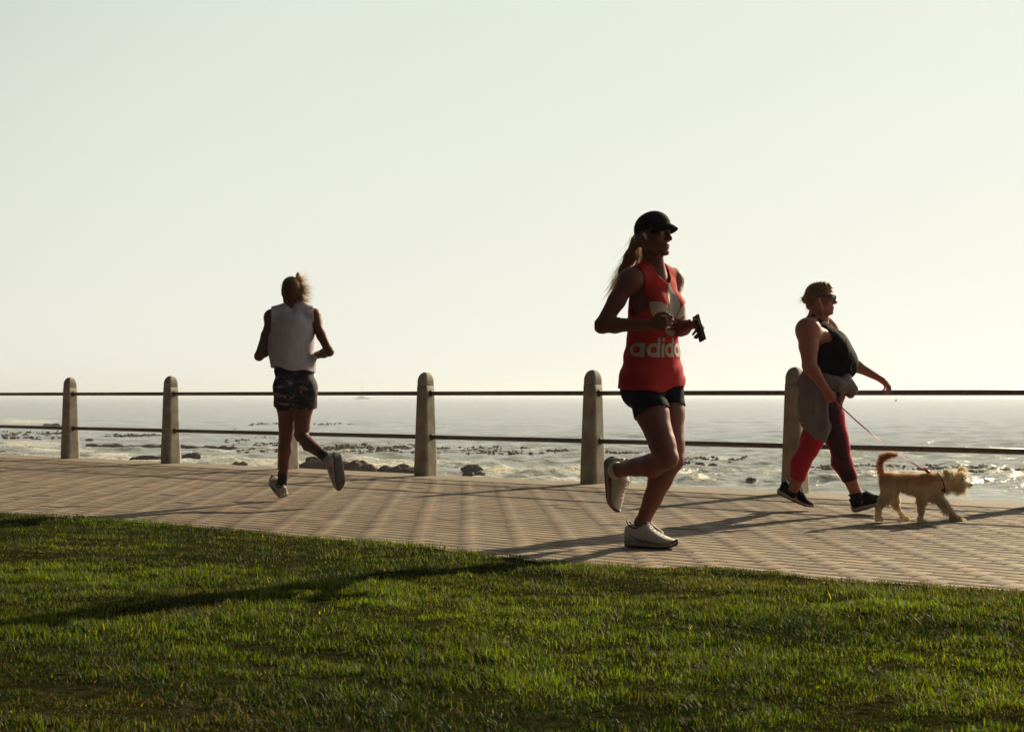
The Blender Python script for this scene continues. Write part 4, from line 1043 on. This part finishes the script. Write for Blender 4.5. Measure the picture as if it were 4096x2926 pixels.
    nz = t.nodes.new('ShaderNodeTexNoise'); nz.inputs['Scale'].default_value = 1.0; nz.inputs['Detail'].default_value = 3; cr = t.nodes.new('ShaderNodeValToRGB'); cr.color_ramp.interpolation = 'CONSTANT'
    el = cr.color_ramp.elements; el[0].position = 0; el[0].color = (.012, .011, .022, 1); el[1].position = .50; el[1].color = (.065, .045, .06, 1)
    for ps, c_ in ((.56, (.016, .014, .028, 1)), (.60, (.20, .15, .16, 1)), (.68, (.25, .06, .05, 1)), (.73, (.03, .025, .04, 1))): e = el.new(ps); e.color = c_
    t.links.new(tc.outputs['Object'], mp.inputs[0]); t.links.new(mp.outputs[0], nz.inputs['Vector']); t.links.new(nz.outputs['Fac'], cr.inputs[0]); t.links.new(cr.outputs[0], b.inputs['Base Color'])
    thick(mesh('shorts', V, Tq, m, root), .0015)
    # hair pinned up in a loose bun
    m_h = mat('blonde_brown_hair', (.080, .046, .021), .6, spec=.3, noise=(90, .5), trans=((.80, .48, .17), .28)); k = hd.sc
    S = Solid(hd.c - .2, hd.c + .22, .004)
    S.ell(hd(0, -.020, .030), (.074 * k, .090 * k, .082 * k), hd.ax, .01); S.ell(hd(.012, -.045, -.025), (.062 * k, .060 * k, .060 * k), hd.ax, .03)
    S.ell(p(1196, 1124, .05), (.026, .028, .046), None, .014); S.ell(p(1192, 1102, .05), (.016, .018, .026), None, .012); S.ell(p(1206, 1152, .03), (.022, .03, .036), None, .014); S.ell(p(1204, 1190, .0), (.018, .03, .030), None, .014)
    V, Q = S.surf(); V = relax(V, Q, 2); N = vnormals(V, Q); V = V + N * (.0035 * vnoise(V, 60, 5, 2))[:, None]; r, f, u = hd.inv(V)
    V, Tq = clip(V, tris(Q), np.where(np.abs(u) < .2, (f - .035 - .9 * np.clip(u - .0, 0, .1)), -1.0))
    i = RNG.integers(0, len(V), 1500); Nn = vnormals(V, Tq); Vs, Ts = strands(V[i], Nn[i] * .6 + np.array([.35, 0, -.15]), .018, 1500, .25, .0011, .3, 12, 3, .002)
    Vw, Tw = strands([p(1206, 1150, .03), p(1208, 1170, .02), p(1204, 1196, .0), p(1200, 1128, .04), p(1196, 1212, 0)], [(1, .1, .12), (1, 0, -.1), (.8, 0, -.1), (.6, 0, .5), (.7, 0, -.3)], .075, 900, .38, .0014, .1, 13, 5, .012)
    mesh('hair', np.concatenate([V, Vs, Vw]), np.concatenate([Tq, Ts + len(V), Tw + len(V) + len(Vs)]), m_h, root)
    # socks and shoes
    m_sock = mat('black_patterned_sock', (.012, .012, .016), .85); t = m_sock.node_tree; b = t.nodes['Principled BSDF']
    tc = t.nodes.new('ShaderNodeTexCoord'); vz = t.nodes.new('ShaderNodeTexVoronoi'); vz.inputs['Scale'].default_value = 24; cr = t.nodes.new('ShaderNodeValToRGB'); cr.color_ramp.interpolation = 'CONSTANT'
    cr.color_ramp.elements[0].color = (.35, .05, .04, 1); cr.color_ramp.elements[1].position = .28; cr.color_ramp.elements[1].color = (.014, .013, .018, 1)
    t.links.new(tc.outputs['Object'], vz.inputs['Vector']); t.links.new(vz.outputs['Distance'], cr.inputs[0]); t.links.new(cr.outputs[0], b.inputs['Base Color'])
    def sock(kn, an, end, nm='sock'):
        a0 = an + (kn - an) * .22; V, Q = tube([a0, an + (kn - an) * .1, an, an + (end - an) * .5, end], [.0405, .038, .0375, .038, .036], 22, False); thick(mesh(nm, V, Q, m_sock, root), .002)
    heelL = p(1137, 1991, .315); sock(knL, anL, heelL + fL * .075 + np.array([0, 0, .06]))
    cols = (mat('grey_white_knit', (.33, .27, .27), .8, bump=(200, .4, .001)), mat('pale_foam', (.40, .34, .30), .7), m_black_rubber, m_black_rubber, m_lace, mat('grey_heel_panel', (.3, .26, .25), .6))
    sh = group_at('shoe', heelL, root); shoe(sh, heelL, fL, (-.1, -.40, .9), .265, cols, collar=.10)
    heelR = p(1350, 1812, -.22); f2 = unit([.10, .16, -1.0]); u2 = unit([-.72, .62, -.02]); sock(knR, anR, heelR + f2 * .06 + u2 * .055)
    cols2 = (cols[0], cols[1], mat('dark_worn_outsole', (.030, .020, .017), .7, noise=(30, .3)), m_black_rubber, m_lace, cols[5])
    sh = group_at('shoe', heelR, root); shoe(sh, heelR, f2, u2, .27, cols2, collar=.10, ankle=(anR + (anR - knR) * .06, knR))
    return root
runner_pale()

# ------------------------------------------------------------------ walking woman with the dog
m_leg_red = mat('red_leggings', (.33, .010, .022), .75, spec=.2, noise=(18, .06), bump=(250, .2, .0005))
def woman():
    Yb = 9.62
    def p(px, py, dy=0.0): return W(px, py, Yb + dy)
    base = G(3320, 2044); root = empty('person', base, 'walking person in sunglasses, dark tank top and red leggings, grey hoodie round the waist', 'person')
    T = Torso(p(3306, 1556, 0), p(3268, 1268, .02), R_(70), R_(66), 1.10)
    hd = Head(p(3283, 1196, -.02), R_(66), R_(0), 0, .95)
    hipN, hipF = p(3286, 1572, -.085), p(3322, 1570, .085)
    knN, anN = p(3359, 1790, -.115), p(3424, 1972, -.10)
    knF, anF = p(3232, 1800, .10), p(3172, 1966, .185)
    shN, shF = p(3232, 1318, -.185), p(3306, 1312, .185)
    elN, wrN = p(3238, 1462, -.225), p(3302, 1556, -.285)
    elF, wrF = p(3405, 1452, .17), p(3506, 1506, .13)
    rl = (.098, .092, .072, .057, .062, .037); ra = (.070, .063, .046, .043, .027)
    def legs(S, g=0):
        leg(S, hipN, knN, anN, (-1, 0, -.2), [a + g for a in rl], .014); leg(S, hipF, knF, anF, (-1, 0, .1), [a + g for a in rl[:4]] + [rl[4] * 1.0 + g, rl[5] + g], .014)
    def trunk(S, g=0): torso_solid(S, T, g, bust=.080, belly=.075, glute=.098)
    S = Solid([p(3110, 0)[0], Yb - .50, -.02], [p(3580, 0)[0], Yb + .42, 1.62], .005)
    trunk(S); legs(S); S.ell(T(0, .085, .27), np.array([.12, .075, .085]), T.axes(.27), .05)
    S.cone(T(0, -.012, .46), hd(0, -.022, -.055), .058, .052, .03); S.cone(T(0, .03, .47), hd(0, .012, -.082), .040, .042, .03)
    arm(S, shN, elN, wrN, ra); arm(S, shF, elF, wrF, [a * .9 for a in ra])
    S.ell(shN, (.078, .070, .074), None, .04); S.ell(shF, (.070, .066, .070), None, .04); S.cone(shN + np.array([.0, .01, -.02]), T(.13, .03, .36), .055, .05, .04)
    head_solid(S, hd, jaw=1.08); S.ell(hd(0, .030, -.085), (.046, .040, .028), hd.ax, .025)
    hand(S, wrN, (.30, -.12, -.85), (-.25, -.95, 0), (.8, -.1, .45), (.95, 1.0, 1.05, 1.05), .8, .90)
    hand(S, wrF, wrF - elF + np.array([0, 0, -.03]), (.45, 0, 1), (.25, -.9, .1), (.30, .42, .50, .56), .3, .90, .25)
    fN = unit([.93, -.25, .33]); fR = unit([.93, -.25, -.42])
    S.cone(anN, anN + fN * .03 - np.array([.0, 0, .06]), .033, .018, .02); S.cone(anF, anF + fR * .03 - np.array([0, 0, .04]), .033, .018, .02)
    V, Q = S.surf(); V = relax(V, Q, 2); C = body_colors(V, np.array([.38, .145, .105]), hd, (.22, .045, .05)); mesh('body', V, Q, m_skin, root, col=C); eyes(hd, root)
    # leggings
    S = Solid([p(3120, 0)[0], Yb - .35, .10], [p(3500, 0)[0], Yb + .42, 1.02], .0055); torso_solid(S, T, .006, bust=0, belly=.05, glute=.098, shoulders=False); legs(S, .006)
    V, Q = S.surf(); V = relax(V, Q, 3); Tq = tris(Q); nn = np.minimum(seg_d(V, hipN, knN), seg_d(V, knN, anN)) < np.minimum(seg_d(V, hipF, knF), seg_d(V, knF, anF))
    V, Tq = clip(V, Tq, np.where(nn, seg_t(V, knN, anN) - .70, seg_t(V, knF, anF) - .68)); r, f, u = T.inv(V); V, Tq = clip(V, Tq, u - .06)
    nn = np.minimum(seg_d(V, hipN, knN), seg_d(V, knN, anN)) < np.minimum(seg_d(V, hipF, knF), seg_d(V, knF, anF)); N = vnormals(V, Tq)
    outw = -(N @ np.array([.30, .95, 0])); side = nn & (outw > .62 + .10 * vnoise(V, 9, 3)); tf = seg_t(V, hipN, knN); side &= (tf > .15)
    col = np.ones((len(V), 3)); pat = vnoise(V, 16, 8, 2); colp = np.where(pat[:, None] > .35, np.array([.12, .8, .5]), np.array([.09, 1.0, .7])); colp = colp * (1 + .5 * (vnoise(V, 30, 9, 2) > .3))[:, None]
    col[side] = colp[side]; col[(u := T.inv(V)[2]) > -.06] = (.05, 1, .6)
    m_l = mat('leggings_fabric', (.33, .010, .022), .75, spec=.2, bump=(250, .2, .0005), attr='Col'); nd = m_l.node_tree
    at = [n for n in nd.nodes if n.type == 'ATTRIBUTE'][0]; mm = nd.nodes.new('ShaderNodeVectorMath'); mm.operation = 'MULTIPLY'; nd.links.new(at.outputs['Color'], mm.inputs[0]); mm.inputs[1].default_value = (.42, .010, .030); nd.links.new(mm.outputs[0], nd.nodes['Principled BSDF'].inputs['Base Color'])
    thick(mesh('leggings', V, Tq, m_l, root, col=col), .0012)
    # tank top
    S = Solid([p(3150, 0)[0], Yb - .45, .72], [p(3500, 0)[0], Yb + .42, 1.45], .0055); trunk(S, .010); S.ell(T(0, .095, .27), np.array([.135, .085, .09]), T.axes(.27), .05)
    S.ell(T(0, .12, .17), np.array([.13, .085, .11]), T.axes(.2), .05); S.ell(T(0, -.02, .10), np.array([.17, .12, .10]), T.axes(.1), .05)
    S.cone(T(0, .0, .49), hd(0, -.012, -.09), .064, .060, .03)
    V, Q = S.surf(); V = relax(V, Q, 3); N = vnormals(V, Q); r, f, u = T.inv(V); V = V + N * (.004 * vnoise(np.c_[r * 12, f * 12, u * 6], 1.5, 81))[:, None]; Tq = tris(Q)
    V, Tq = clip(V, Tq, (.025 + .02 * np.sin(r * 16)) - u); r, f, u = T.inv(V); V, Tq = clip(V, Tq, u - np.where(f > .01, .50 - .9 * (f - .01), .515) )
    r, f, u = T.inv(V); V, Tq = clip(V, Tq, np.abs(r) - np.interp(u, [.25, .28, .34, .40, .45, .50, .54], [.28, .170, .140, .118, .108, .104, .11]))
    tank = thick(mesh('tank_top', V, Tq, mat('black_ribbed_cotton', (.007, .005, .007), .85, spec=.05, bump=(18, .5, .008)), root), .0016)
    # earphone cord hanging over the chest
    bv = BVHTree.FromPolygons([tuple(v) for v in V], [tuple(int(i) for i in t_) for t_ in Tq]); pts = []
    for a, b in ((.05, .485), (.055, .46), (.03, .44), (.045, .41), (.06, .37), (.04, .34), (.05, .31), (.07, .28), (.085, .24), (.10, .20), (.085, .16), (.10, .12), (.07, .09)):
        R3, F3, U3 = T.axes(b); c0 = T(a, 0, b); h_ = bv.ray_cast(Vector(c0 + F3 * .5), Vector(-F3))[0]
        if h_ is not None: pts.append(np.array(h_) + F3 * .004)
    if len(pts) > 3: Vc, Qc = tube(pts, .0022, 6); mesh('earphone_cord', Vc, Qc, mat('grey_cord', (.28, .24, .22), .5), root)
    Vc, Qc = tube([hd(.080, .004, .000), hd(.085, .010, -.006), hd(.083, .014, -.030), hd(.075, .03, -.06), T(.06, .05, .49)], [.007, .006, .003, .0018, .0018], 8); mesh('earbud', Vc, Qc, m_white_plastic, root)
    # sunglasses
    sg = group_at('sunglasses', hd(0, .1, .01), root); m_f = mat('black_frame', (.012, .010, .012), .25); m_ln = mat('dark_lens', (.014, .009, .010), .35, spec=.2)
    for s_ in (-1, 1):
        V, Q = tube([hd(s_ * .068, .070, .022), hd(s_ * .077, .02, .018), hd(s_ * .078, -.015, .010)], [.0060, .0042, .0030], 8); mesh('temple', V, Q, m_f, sg)
        n = 24; Vl = []; 
        for rr in (0, .35, .7, 1):
            for j in range(n):
                th = 2 * math.pi * j / n; c_, s2 = math.cos(th), math.sin(th); kx = (abs(c_) ** 3 + abs(s2) ** 3) ** (-1 / 3); a = rr * kx * c_ * .0295; b = rr * kx * s2 * .0215
                Vl.append(hd(s_ * (.036 + a), .108 - .35 * abs(.036 + a) - .5 * b * b * 20 + .003 * (1 - rr), .008 + b))
        Ql = [(i * n + j, i * n + (j + 1) % n, (i + 1) * n + (j + 1) % n, (i + 1) * n + j) for i in range(3) for j in range(n)]
        thick(mesh('lens', np.array(Vl), Ql, m_ln, sg), .0015); ring = Vl[3 * n:]; V, Q = tube(ring + ring[:2], .0030, 8); mesh('rim', V, Q, m_f, sg)
    V, Q = tube([hd(-.012, .106, .018), hd(0, .110, .020), hd(.012, .106, .018)], .0035, 8); mesh('bridge', V, Q, m_f, sg)
    # hair drawn back into a low bun
    m_h = mat('light_brown_hair', (.165, .100, .048), .55, spec=.35, noise=(70, .35), trans=((.85, .55, .25), .30)); k = hd.sc
    S = Solid(hd.c - .2, hd.c + .2, .004); S.ell(hd(0, -.020, .036), (.079 * k, .094 * k, .086 * k), hd.ax, .01); S.ell(hd(0, .012, .050), (.071 * k, .082 * k, .074 * k), hd.ax, .01); S.ell(hd(0, -.04, -.005), (.070 * k, .066 * k, .06 * k), hd.ax, .03)
    bc = p(3226, 1196, .03); S.ell(bc, (.034, .036, .030), None, .014); S.ell(p(3240, 1222, .02), (.026, .03, .028), None, .014)
    V, Q = S.surf(); V = relax(V, Q, 2); N = vnormals(V, Q); r, f, u = hd.inv(V); V = V + N * (.0022 * np.sin(f * 260 + u * 160 + 3 * vnoise(V, 15, 4)))[:, None]
    V, Tq = clip(V, tris(Q), f - (.012 + 1.05 * np.clip(u - .012, -.03, .09))); i = RNG.integers(0, len(V), 700); Nn = vnormals(V, Tq); Vs, Ts = strands(V[i], Nn[i] * .5 + np.array([-.5, 0, -.2]), .014, 700, .3, .0010, .3, 15, 3, .002)
    Vw, Tw = strands([bc, p(3236, 1226, .02), p(3215, 1204, .02)], [(-1, 0, -.05), (-.6, 0, -.7), (-.9, 0, .3)], .045, 90, .35, .0012, .1, 16, 4, .012)
    mesh('hair', np.concatenate([V, Vs, Vw]), np.concatenate([Tq, Ts + len(V), Tw + len(V) + len(Vs)]), m_h, root)
    # grey hoodie tied round the waist
    S = Solid([p(3140, 0)[0], Yb - .52, .38], [p(3480, 0)[0], Yb + .45, 1.14], .0055); r_ = []
    wa = [(a, T(.165 * math.cos(a) * 1.0, .128 * math.sin(a) + .03, .04 + .055 * math.cos(a) * .3 - .065 * max(0, math.sin(a)))) for a in np.linspace(0, 2 * math.pi, 25)]
    for i in range(24): S.cone(wa[i][1], wa[i + 1][1], .038, .038, .02)
    def bl(px, py, dy, R3, k=.05): S.ell(p(px, py, dy), R3, [unit((.94, -.34, 0)), unit((.34, .94, 0)), (0, 0, 1)], k)
    bl(3252, 1530, -.03, (.092, .18, .07)); bl(3262, 1600, -.08, (.100, .16, .12)); bl(3276, 1670, -.13, (.092, .10, .13)); bl(3292, 1712, -.16, (.062, .07, .085)); bl(3256, 1650, -.03, (.078, .13, .12)); bl(3244, 1490, .0, (.055, .14, .04), .03)
    S.cone(p(3225, 1500, -.14), p(3192, 1536, -.10), .032, .018, .02)
    S.cone(p(3378, 1510, -.12), p(3384, 1552, -.14), .040, .038, .03); S.ell(p(3378, 1514, -.12), (.038, .042, .034), None, .012); S.cone(p(3376, 1530, -.15), p(3364, 1650, -.16), .032, .028, .02); S.cone(p(3388, 1530, -.12), p(3396, 1572, -.12), .036, .028, .01)
    V, Q = S.surf(); V = relax(V, Q, 4); N = vnormals(V, Q); D = V - p(3280, 1600, 0); q = np.c_[np.arctan2(D[:, 1], D[:, 0]) * 2.2, D[:, 0] * 4, D[:, 2] * 1.2]
    V = V + N * (.016 * (1 - 2.4 * np.abs(vnoise(q, 2.6, 91, 2))) * np.clip((p(0, 1500)[2] - V[:, 2]) * 8, .25, 1) + .006 * vnoise(V, 22, 92, 3))[:, None]
    mesh('hoodie', V, Q, mat('grey_sweatshirt', (.20, .170, .175), .95, spec=.1, noise=(14, .10), bump=(16, .9, .018)), root)
    # hair tie on the wrist, shoes
    dW = unit(wrN - elN); V, Q = tube([wrN - dW * .012 + np.cross(dW, (0, 0, 1)) * .030 * math.cos(a) + np.cross(dW, np.cross(dW, (0, 0, 1))) * .030 * math.sin(a) for a in np.linspace(0, 2 * math.pi, 17)], .0035, 8); mesh('wristband', V, Q, mat('dark_red_band', (.16, .03, .03), .7), root)
    m_bk = mat('black_shoe_mesh', (.010, .009, .013), .85, spec=.15, bump=(220, .4, .001)); m_ws = mat('off_white_foam', (.42, .36, .27), .7)
    cols = (m_bk, m_ws, m_black_rubber, m_bk, m_black_knit)
    hn = G(3414, 2053); hn = hn + np.array([0, 0, .004]); sh = group_at('shoe', hn, root); shoe(sh, hn, fN, (-.33, .05, .94), .262, cols, collar=.120, style='plain', wide=.100, ankle=(anN - np.array([0, 0, .012]), knN))
    toe = G(3244, 2042); hf = toe - fR * .255 + np.array([0, 0, .012]) ; sh = group_at('shoe', hf, root); shoe(sh, hf, fR, (.40, -.1, .9), .262, cols, collar=.120, style='plain', wide=.100, ankle=(anF - np.array([0, 0, .012]), knF))
    return wrN
woman()

# ------------------------------------------------------------------ dog
def dog():
    Yb = 8.95
    def p(u, v, dy=0.0): return W(3450 + u / 4.06, 1750 + v / 4.06, Yb + dy)
    base = G(3640, 2082); root = empty('dog', base, 'small shaggy tan terrier walking ahead on a red leash, tail curled up', 'dog')
    S = Solid([p(150, 0)[0], Yb - .22, -.01], [p(1850, 0)[0], Yb + .24, .46], .0035)
    S.ell(p(430, 715), (.050, .054, .052), None, .03); S.ell(p(620, 712), (.075, .052, .045), None, .04); S.ell(p(850, 755), (.085, .056, .058), None, .04); S.ell(p(1060, 800), (.070, .058, .076), None, .04); S.ell(p(1170, 815), (.046, .046, .064), None, .04)
    S.cone(p(1130, 755), p(1430, 705, -.01), .050, .038, .04)
    # head: skull, muzzle, beard, ears
    S.ell(p(1500, 680, -.01), (.046, .040, .040), None, .02); S.cone(p(1560, 715, -.015), p(1738, 768, -.025), .028, .014, .02); S.ell(p(1590, 810, -.02), (.026, .020, .026), None, .02); S.ell(p(1600, 625, -.015), (.024, .026, .018), None, .015)
    S.cone(p(1420, 600, -.055), p(1365, 560, -.080), .026, .012, .012); S.cone(p(1365, 560, -.080), p(1400, 660, -.085), .013, .010, .012); S.cone(p(1590, 590, .03), p(1610, 530, .045), .020, .013, .012); S.cone(p(1610, 530, .045), p(1660, 590, .05), .013, .009, .012)
    # legs: hind near, hind far, front near, front far (lifted)
    for pts, rad in (([(430, 800, -.045), (400, 950, -.05), (265, 1130, -.05), (255, 1270, -.05), (262, 1300, -.05)], [.044, .030, .0155, .012, .014]),
                     ([(470, 820, .04), (520, 1000, .045), (560, 1130, .05), (640, 1250, .05), (668, 1285, .05)], [.042, .029, .0155, .012, .013]),
                     ([(1000, 900, -.045), (965, 1060, -.045), (950, 1200, -.045), (940, 1310, -.045), (945, 1335, -.045)], [.036, .022, .0155, .013, .014]),
                     ([(1180, 930, .045), (1300, 1080, .05), (1400, 1170, .05), (1480, 1270, .05), (1510, 1295, .05)], [.036, .022, .0150, .012, .014])):
        S.chain([p(*a) for a in pts], rad, .016)
    for a, b in (((250, 1312, -.05), (300, 1322, -.05)), ((660, 1292, .05), (720, 1305, .05)), ((935, 1345, -.045), (1000, 1352, -.045)), ((1500, 1300, .05), (1570, 1312, .05))):
        S.cone(p(*a), p(*b), .0175, .014, .01)
        for q in (-1, 0, 1): e = p(*b); S.ell(e + np.array([.006, q * .009, -.002]), (.009, .006, .008), None, .004)
    S.chain([p(330, 640), p(300, 520), p(290, 420), p(330, 330), p(430, 285), p(560, 285)], [.018, .014, .013, .013, .012, .007], .012)
    V, Q = S.surf(); V = relax(V, Q, 2); N = vnormals(V, Q); V = V + N * (.0025 * vnoise(V, 55, 6, 2))[:, None]
    # coat: hair laid along the body
    T_ = tris(Q); ar = np.linalg.norm(np.cross(V[T_[:, 1]] - V[T_[:, 0]], V[T_[:, 2]] - V[T_[:, 0]]), axis=1); n = 30000
    r = np.random.default_rng(21); ti = r.choice(len(T_), n, p=ar / ar.sum()); c = V[T_[ti]].mean(1); nn = N[T_[ti, 0]]
    pu = (c[:, 0] - p(0, 0)[0]) / (p(1, 0)[0] - p(0, 0)[0]); pv = (p(0, 0)[2] - c[:, 2]) / (p(0, 0)[2] - p(0, 1)[2])
    flow = np.tile(np.array([-.55, 0, -.75]), (n, 1)); hdm = pu > 1330; flow[hdm] = (.15, 0, -.9); tail = (pu < 620) & (pv < 480); flow[tail] = (-.5, 0, .2); top = (pv < 640) & ~hdm & ~tail; flow[top] = (-.9, 0, .05); tuft = (pu > 1100) & (pu < 1330) & (pv < 700); flow[tuft] = (.1, 0, .6)
    crown = (pu > 1440) & (pv < 640); flow[crown] = (.5, -.1, .7)
    L = np.full(n, .019); L[pv > 1050] = .010; L[(pv > 860) & (pv < 1050)] = .022; L[hdm & (pv > 780)] = .036; L[(pu > 1640) & (pv < 800)] = .006; L[tail] = .022; L[(pu > 1250) & (pu < 1480) & (pv > 850) & (pv < 1000)] = .034; L[crown] = .026
    D = nn * .55 + flow * .8 + r.normal(0, .22, (n, 3)); D /= np.linalg.norm(D, axis=1)[:, None]
    Ls = L * r.uniform(.5, 1.3, n); sd = np.cross(D, r.normal(size=(n, 3))); sd /= np.linalg.norm(sd, axis=1)[:, None]; w = .0011
    F_ = np.zeros((n, 5, 3)); g = np.array([0, 0, -1.])
    F_[:, 0] = c - sd * w; F_[:, 1] = c + sd * w; m1 = c + D * (Ls * .55)[:, None]; F_[:, 2] = m1 + sd * w * .8; F_[:, 3] = m1 - sd * w * .8; F_[:, 4] = c + D * Ls[:, None] + g * (Ls * .25)[:, None]
    fc = np.array([[0, 1, 2], [0, 2, 3], [3, 2, 4]]); Tf = (fc[None] + (np.arange(n) * 5)[:, None, None]).reshape(-1, 3)
    def tone(P, nz): 
        pu_ = (P[:, 0] - p(0, 0)[0]) / (p(1, 0)[0] - p(0, 0)[0]); pv_ = (p(0, 0)[2] - P[:, 2]) / (p(0, 0)[2] - p(0, 1)[2])
        back = np.clip((820 - pv_) / 200, 0, 1) * (pu_ < 1250); C = np.array([.64, .54, .40]) * (1 - back[:, None]) + np.array([.47, .31, .19]) * back[:, None]
        C[(pu_ < 620) & (pv_ < 520)] = (.42, .24, .12); return C * (1 + .18 * vnoise(P, 30, 7) + nz)[:, None]
    Cb = tone(V, 0); Cf = tone(np.repeat(c, 5, 0), np.repeat(r.normal(0, .15, n), 5))
    Vn, Tn = np.concatenate([V, F_.reshape(-1, 3)]), np.concatenate([T_, Tf + len(V)])
    mesh('body', Vn, Tn, mat('dog_coat', (1, 1, 1), .65, spec=.25, attr='Col', trans=((1.5, 1.5, 1.5), .42)), root, col=np.concatenate([Cb, Cf]))
    def ball(name, c_, R, m):
        bm = bmesh.new(); bmesh.ops.create_uvsphere(bm, u_segments=16, v_segments=10, radius=1); Vb = np.array([v.co[:] for v in bm.verts]) * R + c_; Fb = [[v.index for v in f.verts] for f in bm.faces]; bm.free(); mesh(name, Vb, Fb, m, root)
    m_n = mat('dog_nose', (.012, .008, .008), .3); ball('nose', p(1765, 762, -.028), (.011, .011, .010), m_n); ball('eye', p(1630, 668, -.052), (.007, .006, .007), m_n); ball('eye', p(1680, 655, .010), (.007, .006, .007), m_n)
    pc = p(1270, 735, -.005); ax = unit(p(1400, 690) - p(1150, 760)); a1, b1, _ = frame(ax); V, Q = tube([pc + a1 * .062 * math.cos(t) + b1 * .066 * math.sin(t) for t in np.linspace(0, 2 * math.pi, 29)], .0036, 8); col_ = mesh('collar', V, Q, mat('dark_collar', (.025, .02, .03), .6), root)
    V, Q = tube([p(1300, 830, -.062), p(1302, 850, -.064), p(1304, 866, -.065)], [.004, .010, .009], 10); mesh('tag', V, Q, mat('tag_metal', (.05, .045, .05), .4, metal=.6), col_)
    return p
DP = dog()

def leash():
    h0 = W(3331, 1592, 9.32); end = DP(1090, 570, -.004); h1 = W(3345, 1606, 9.30)
    root = empty('dog_leash', end, 'thin red leash running from the walking woman\'s hand to the terrier', 'leash')
    n = 24; P = [h1 + (end - h1) * t - np.array([0, 0, 1]) * .035 * 4 * t * (1 - t) for t in np.linspace(0, 1, n)]
    a1 = unit(end - h1); V, Q = [], []
    up = np.array([.3, -.5, .8]); wv = unit(np.cross(a1, up))
    for i, q in enumerate(P):
        tw = .5 * math.sin(i * .35); w = unit(wv * math.cos(tw) + np.cross(a1, wv) * math.sin(tw)); t3 = unit(np.cross(a1, w)); b = .0042
        V += [q + w * b + t3 * .0012, q - w * b + t3 * .0012, q - w * b - t3 * .0012, q + w * b - t3 * .0012]
    for i in range(n - 1):
        for j in range(4): Q.append((i * 4 + j, i * 4 + (j + 1) % 4, i * 4 + 4 + (j + 1) % 4, i * 4 + 4 + j))
    Q += [(3, 2, 1, 0), tuple((n - 1) * 4 + j for j in range(4))]
    m = mat('red_webbing', (.55, .045, .025), .55, spec=.5, trans=((.9, .15, .08), .25)); mesh('webbing', np.array(V), Q, m, root, smooth=False)
    V, Q = tube([h1 + (0, 0, 0), h0 + (-.01, -.02, .01), h0 + (-.03, -.03, .035), h0 + (-.015, .01, .05), h0 + (.012, .02, .02), h1 + (.004, .004, 0)], .0045, 8); mesh('hand_loop', V, Q, m, root)
    c = end; V, Q = tube([c - a1 * .035, c - a1 * .030, c - a1 * .012, c, c + a1 * .006], [.006, .010, .011, .008, .004], 12); mesh('clasp', V, Q, mat('red_clasp', (.30, .02, .02), .4), root)
    V, Q = tube([c, c + a1 * .02 + (0, 0, -.004), DP(1200, 650, -.004), DP(1262, 672, -.004)], .0028, 8); mesh('ring', V, Q, mat('clip_metal', (.2, .15, .12), .35, metal=.7), root)
leash()
# ------------------------------------------------------------------ sea haze
def haze():
    L, z0, z1 = 26000., -6.3, 34.
    V = [(x, y, z) for z in (z0, z1) for x, y in ((-L, -60), (L, -60), (L, 26000), (-L, 26000))]
    m = bpy.data.materials.new('haze'); m.use_nodes = True; t = m.node_tree; t.nodes.clear()
    o = t.nodes.new('ShaderNodeOutputMaterial'); v = t.nodes.new('ShaderNodeVolumePrincipled')
    v.inputs['Color'].default_value = (.82, .88, 1.0, 1); v.inputs['Density'].default_value = .00036; v.inputs['Anisotropy'].default_value = .3
    t.links.new(v.outputs[0], o.inputs['Volume'])
    tag(mesh('haze', V, [(3, 2, 1, 0), (4, 5, 6, 7), (0, 1, 5, 4), (1, 2, 6, 5), (2, 3, 7, 6), (3, 0, 4, 7)], m, smooth=False), kind='stuff')
haze()
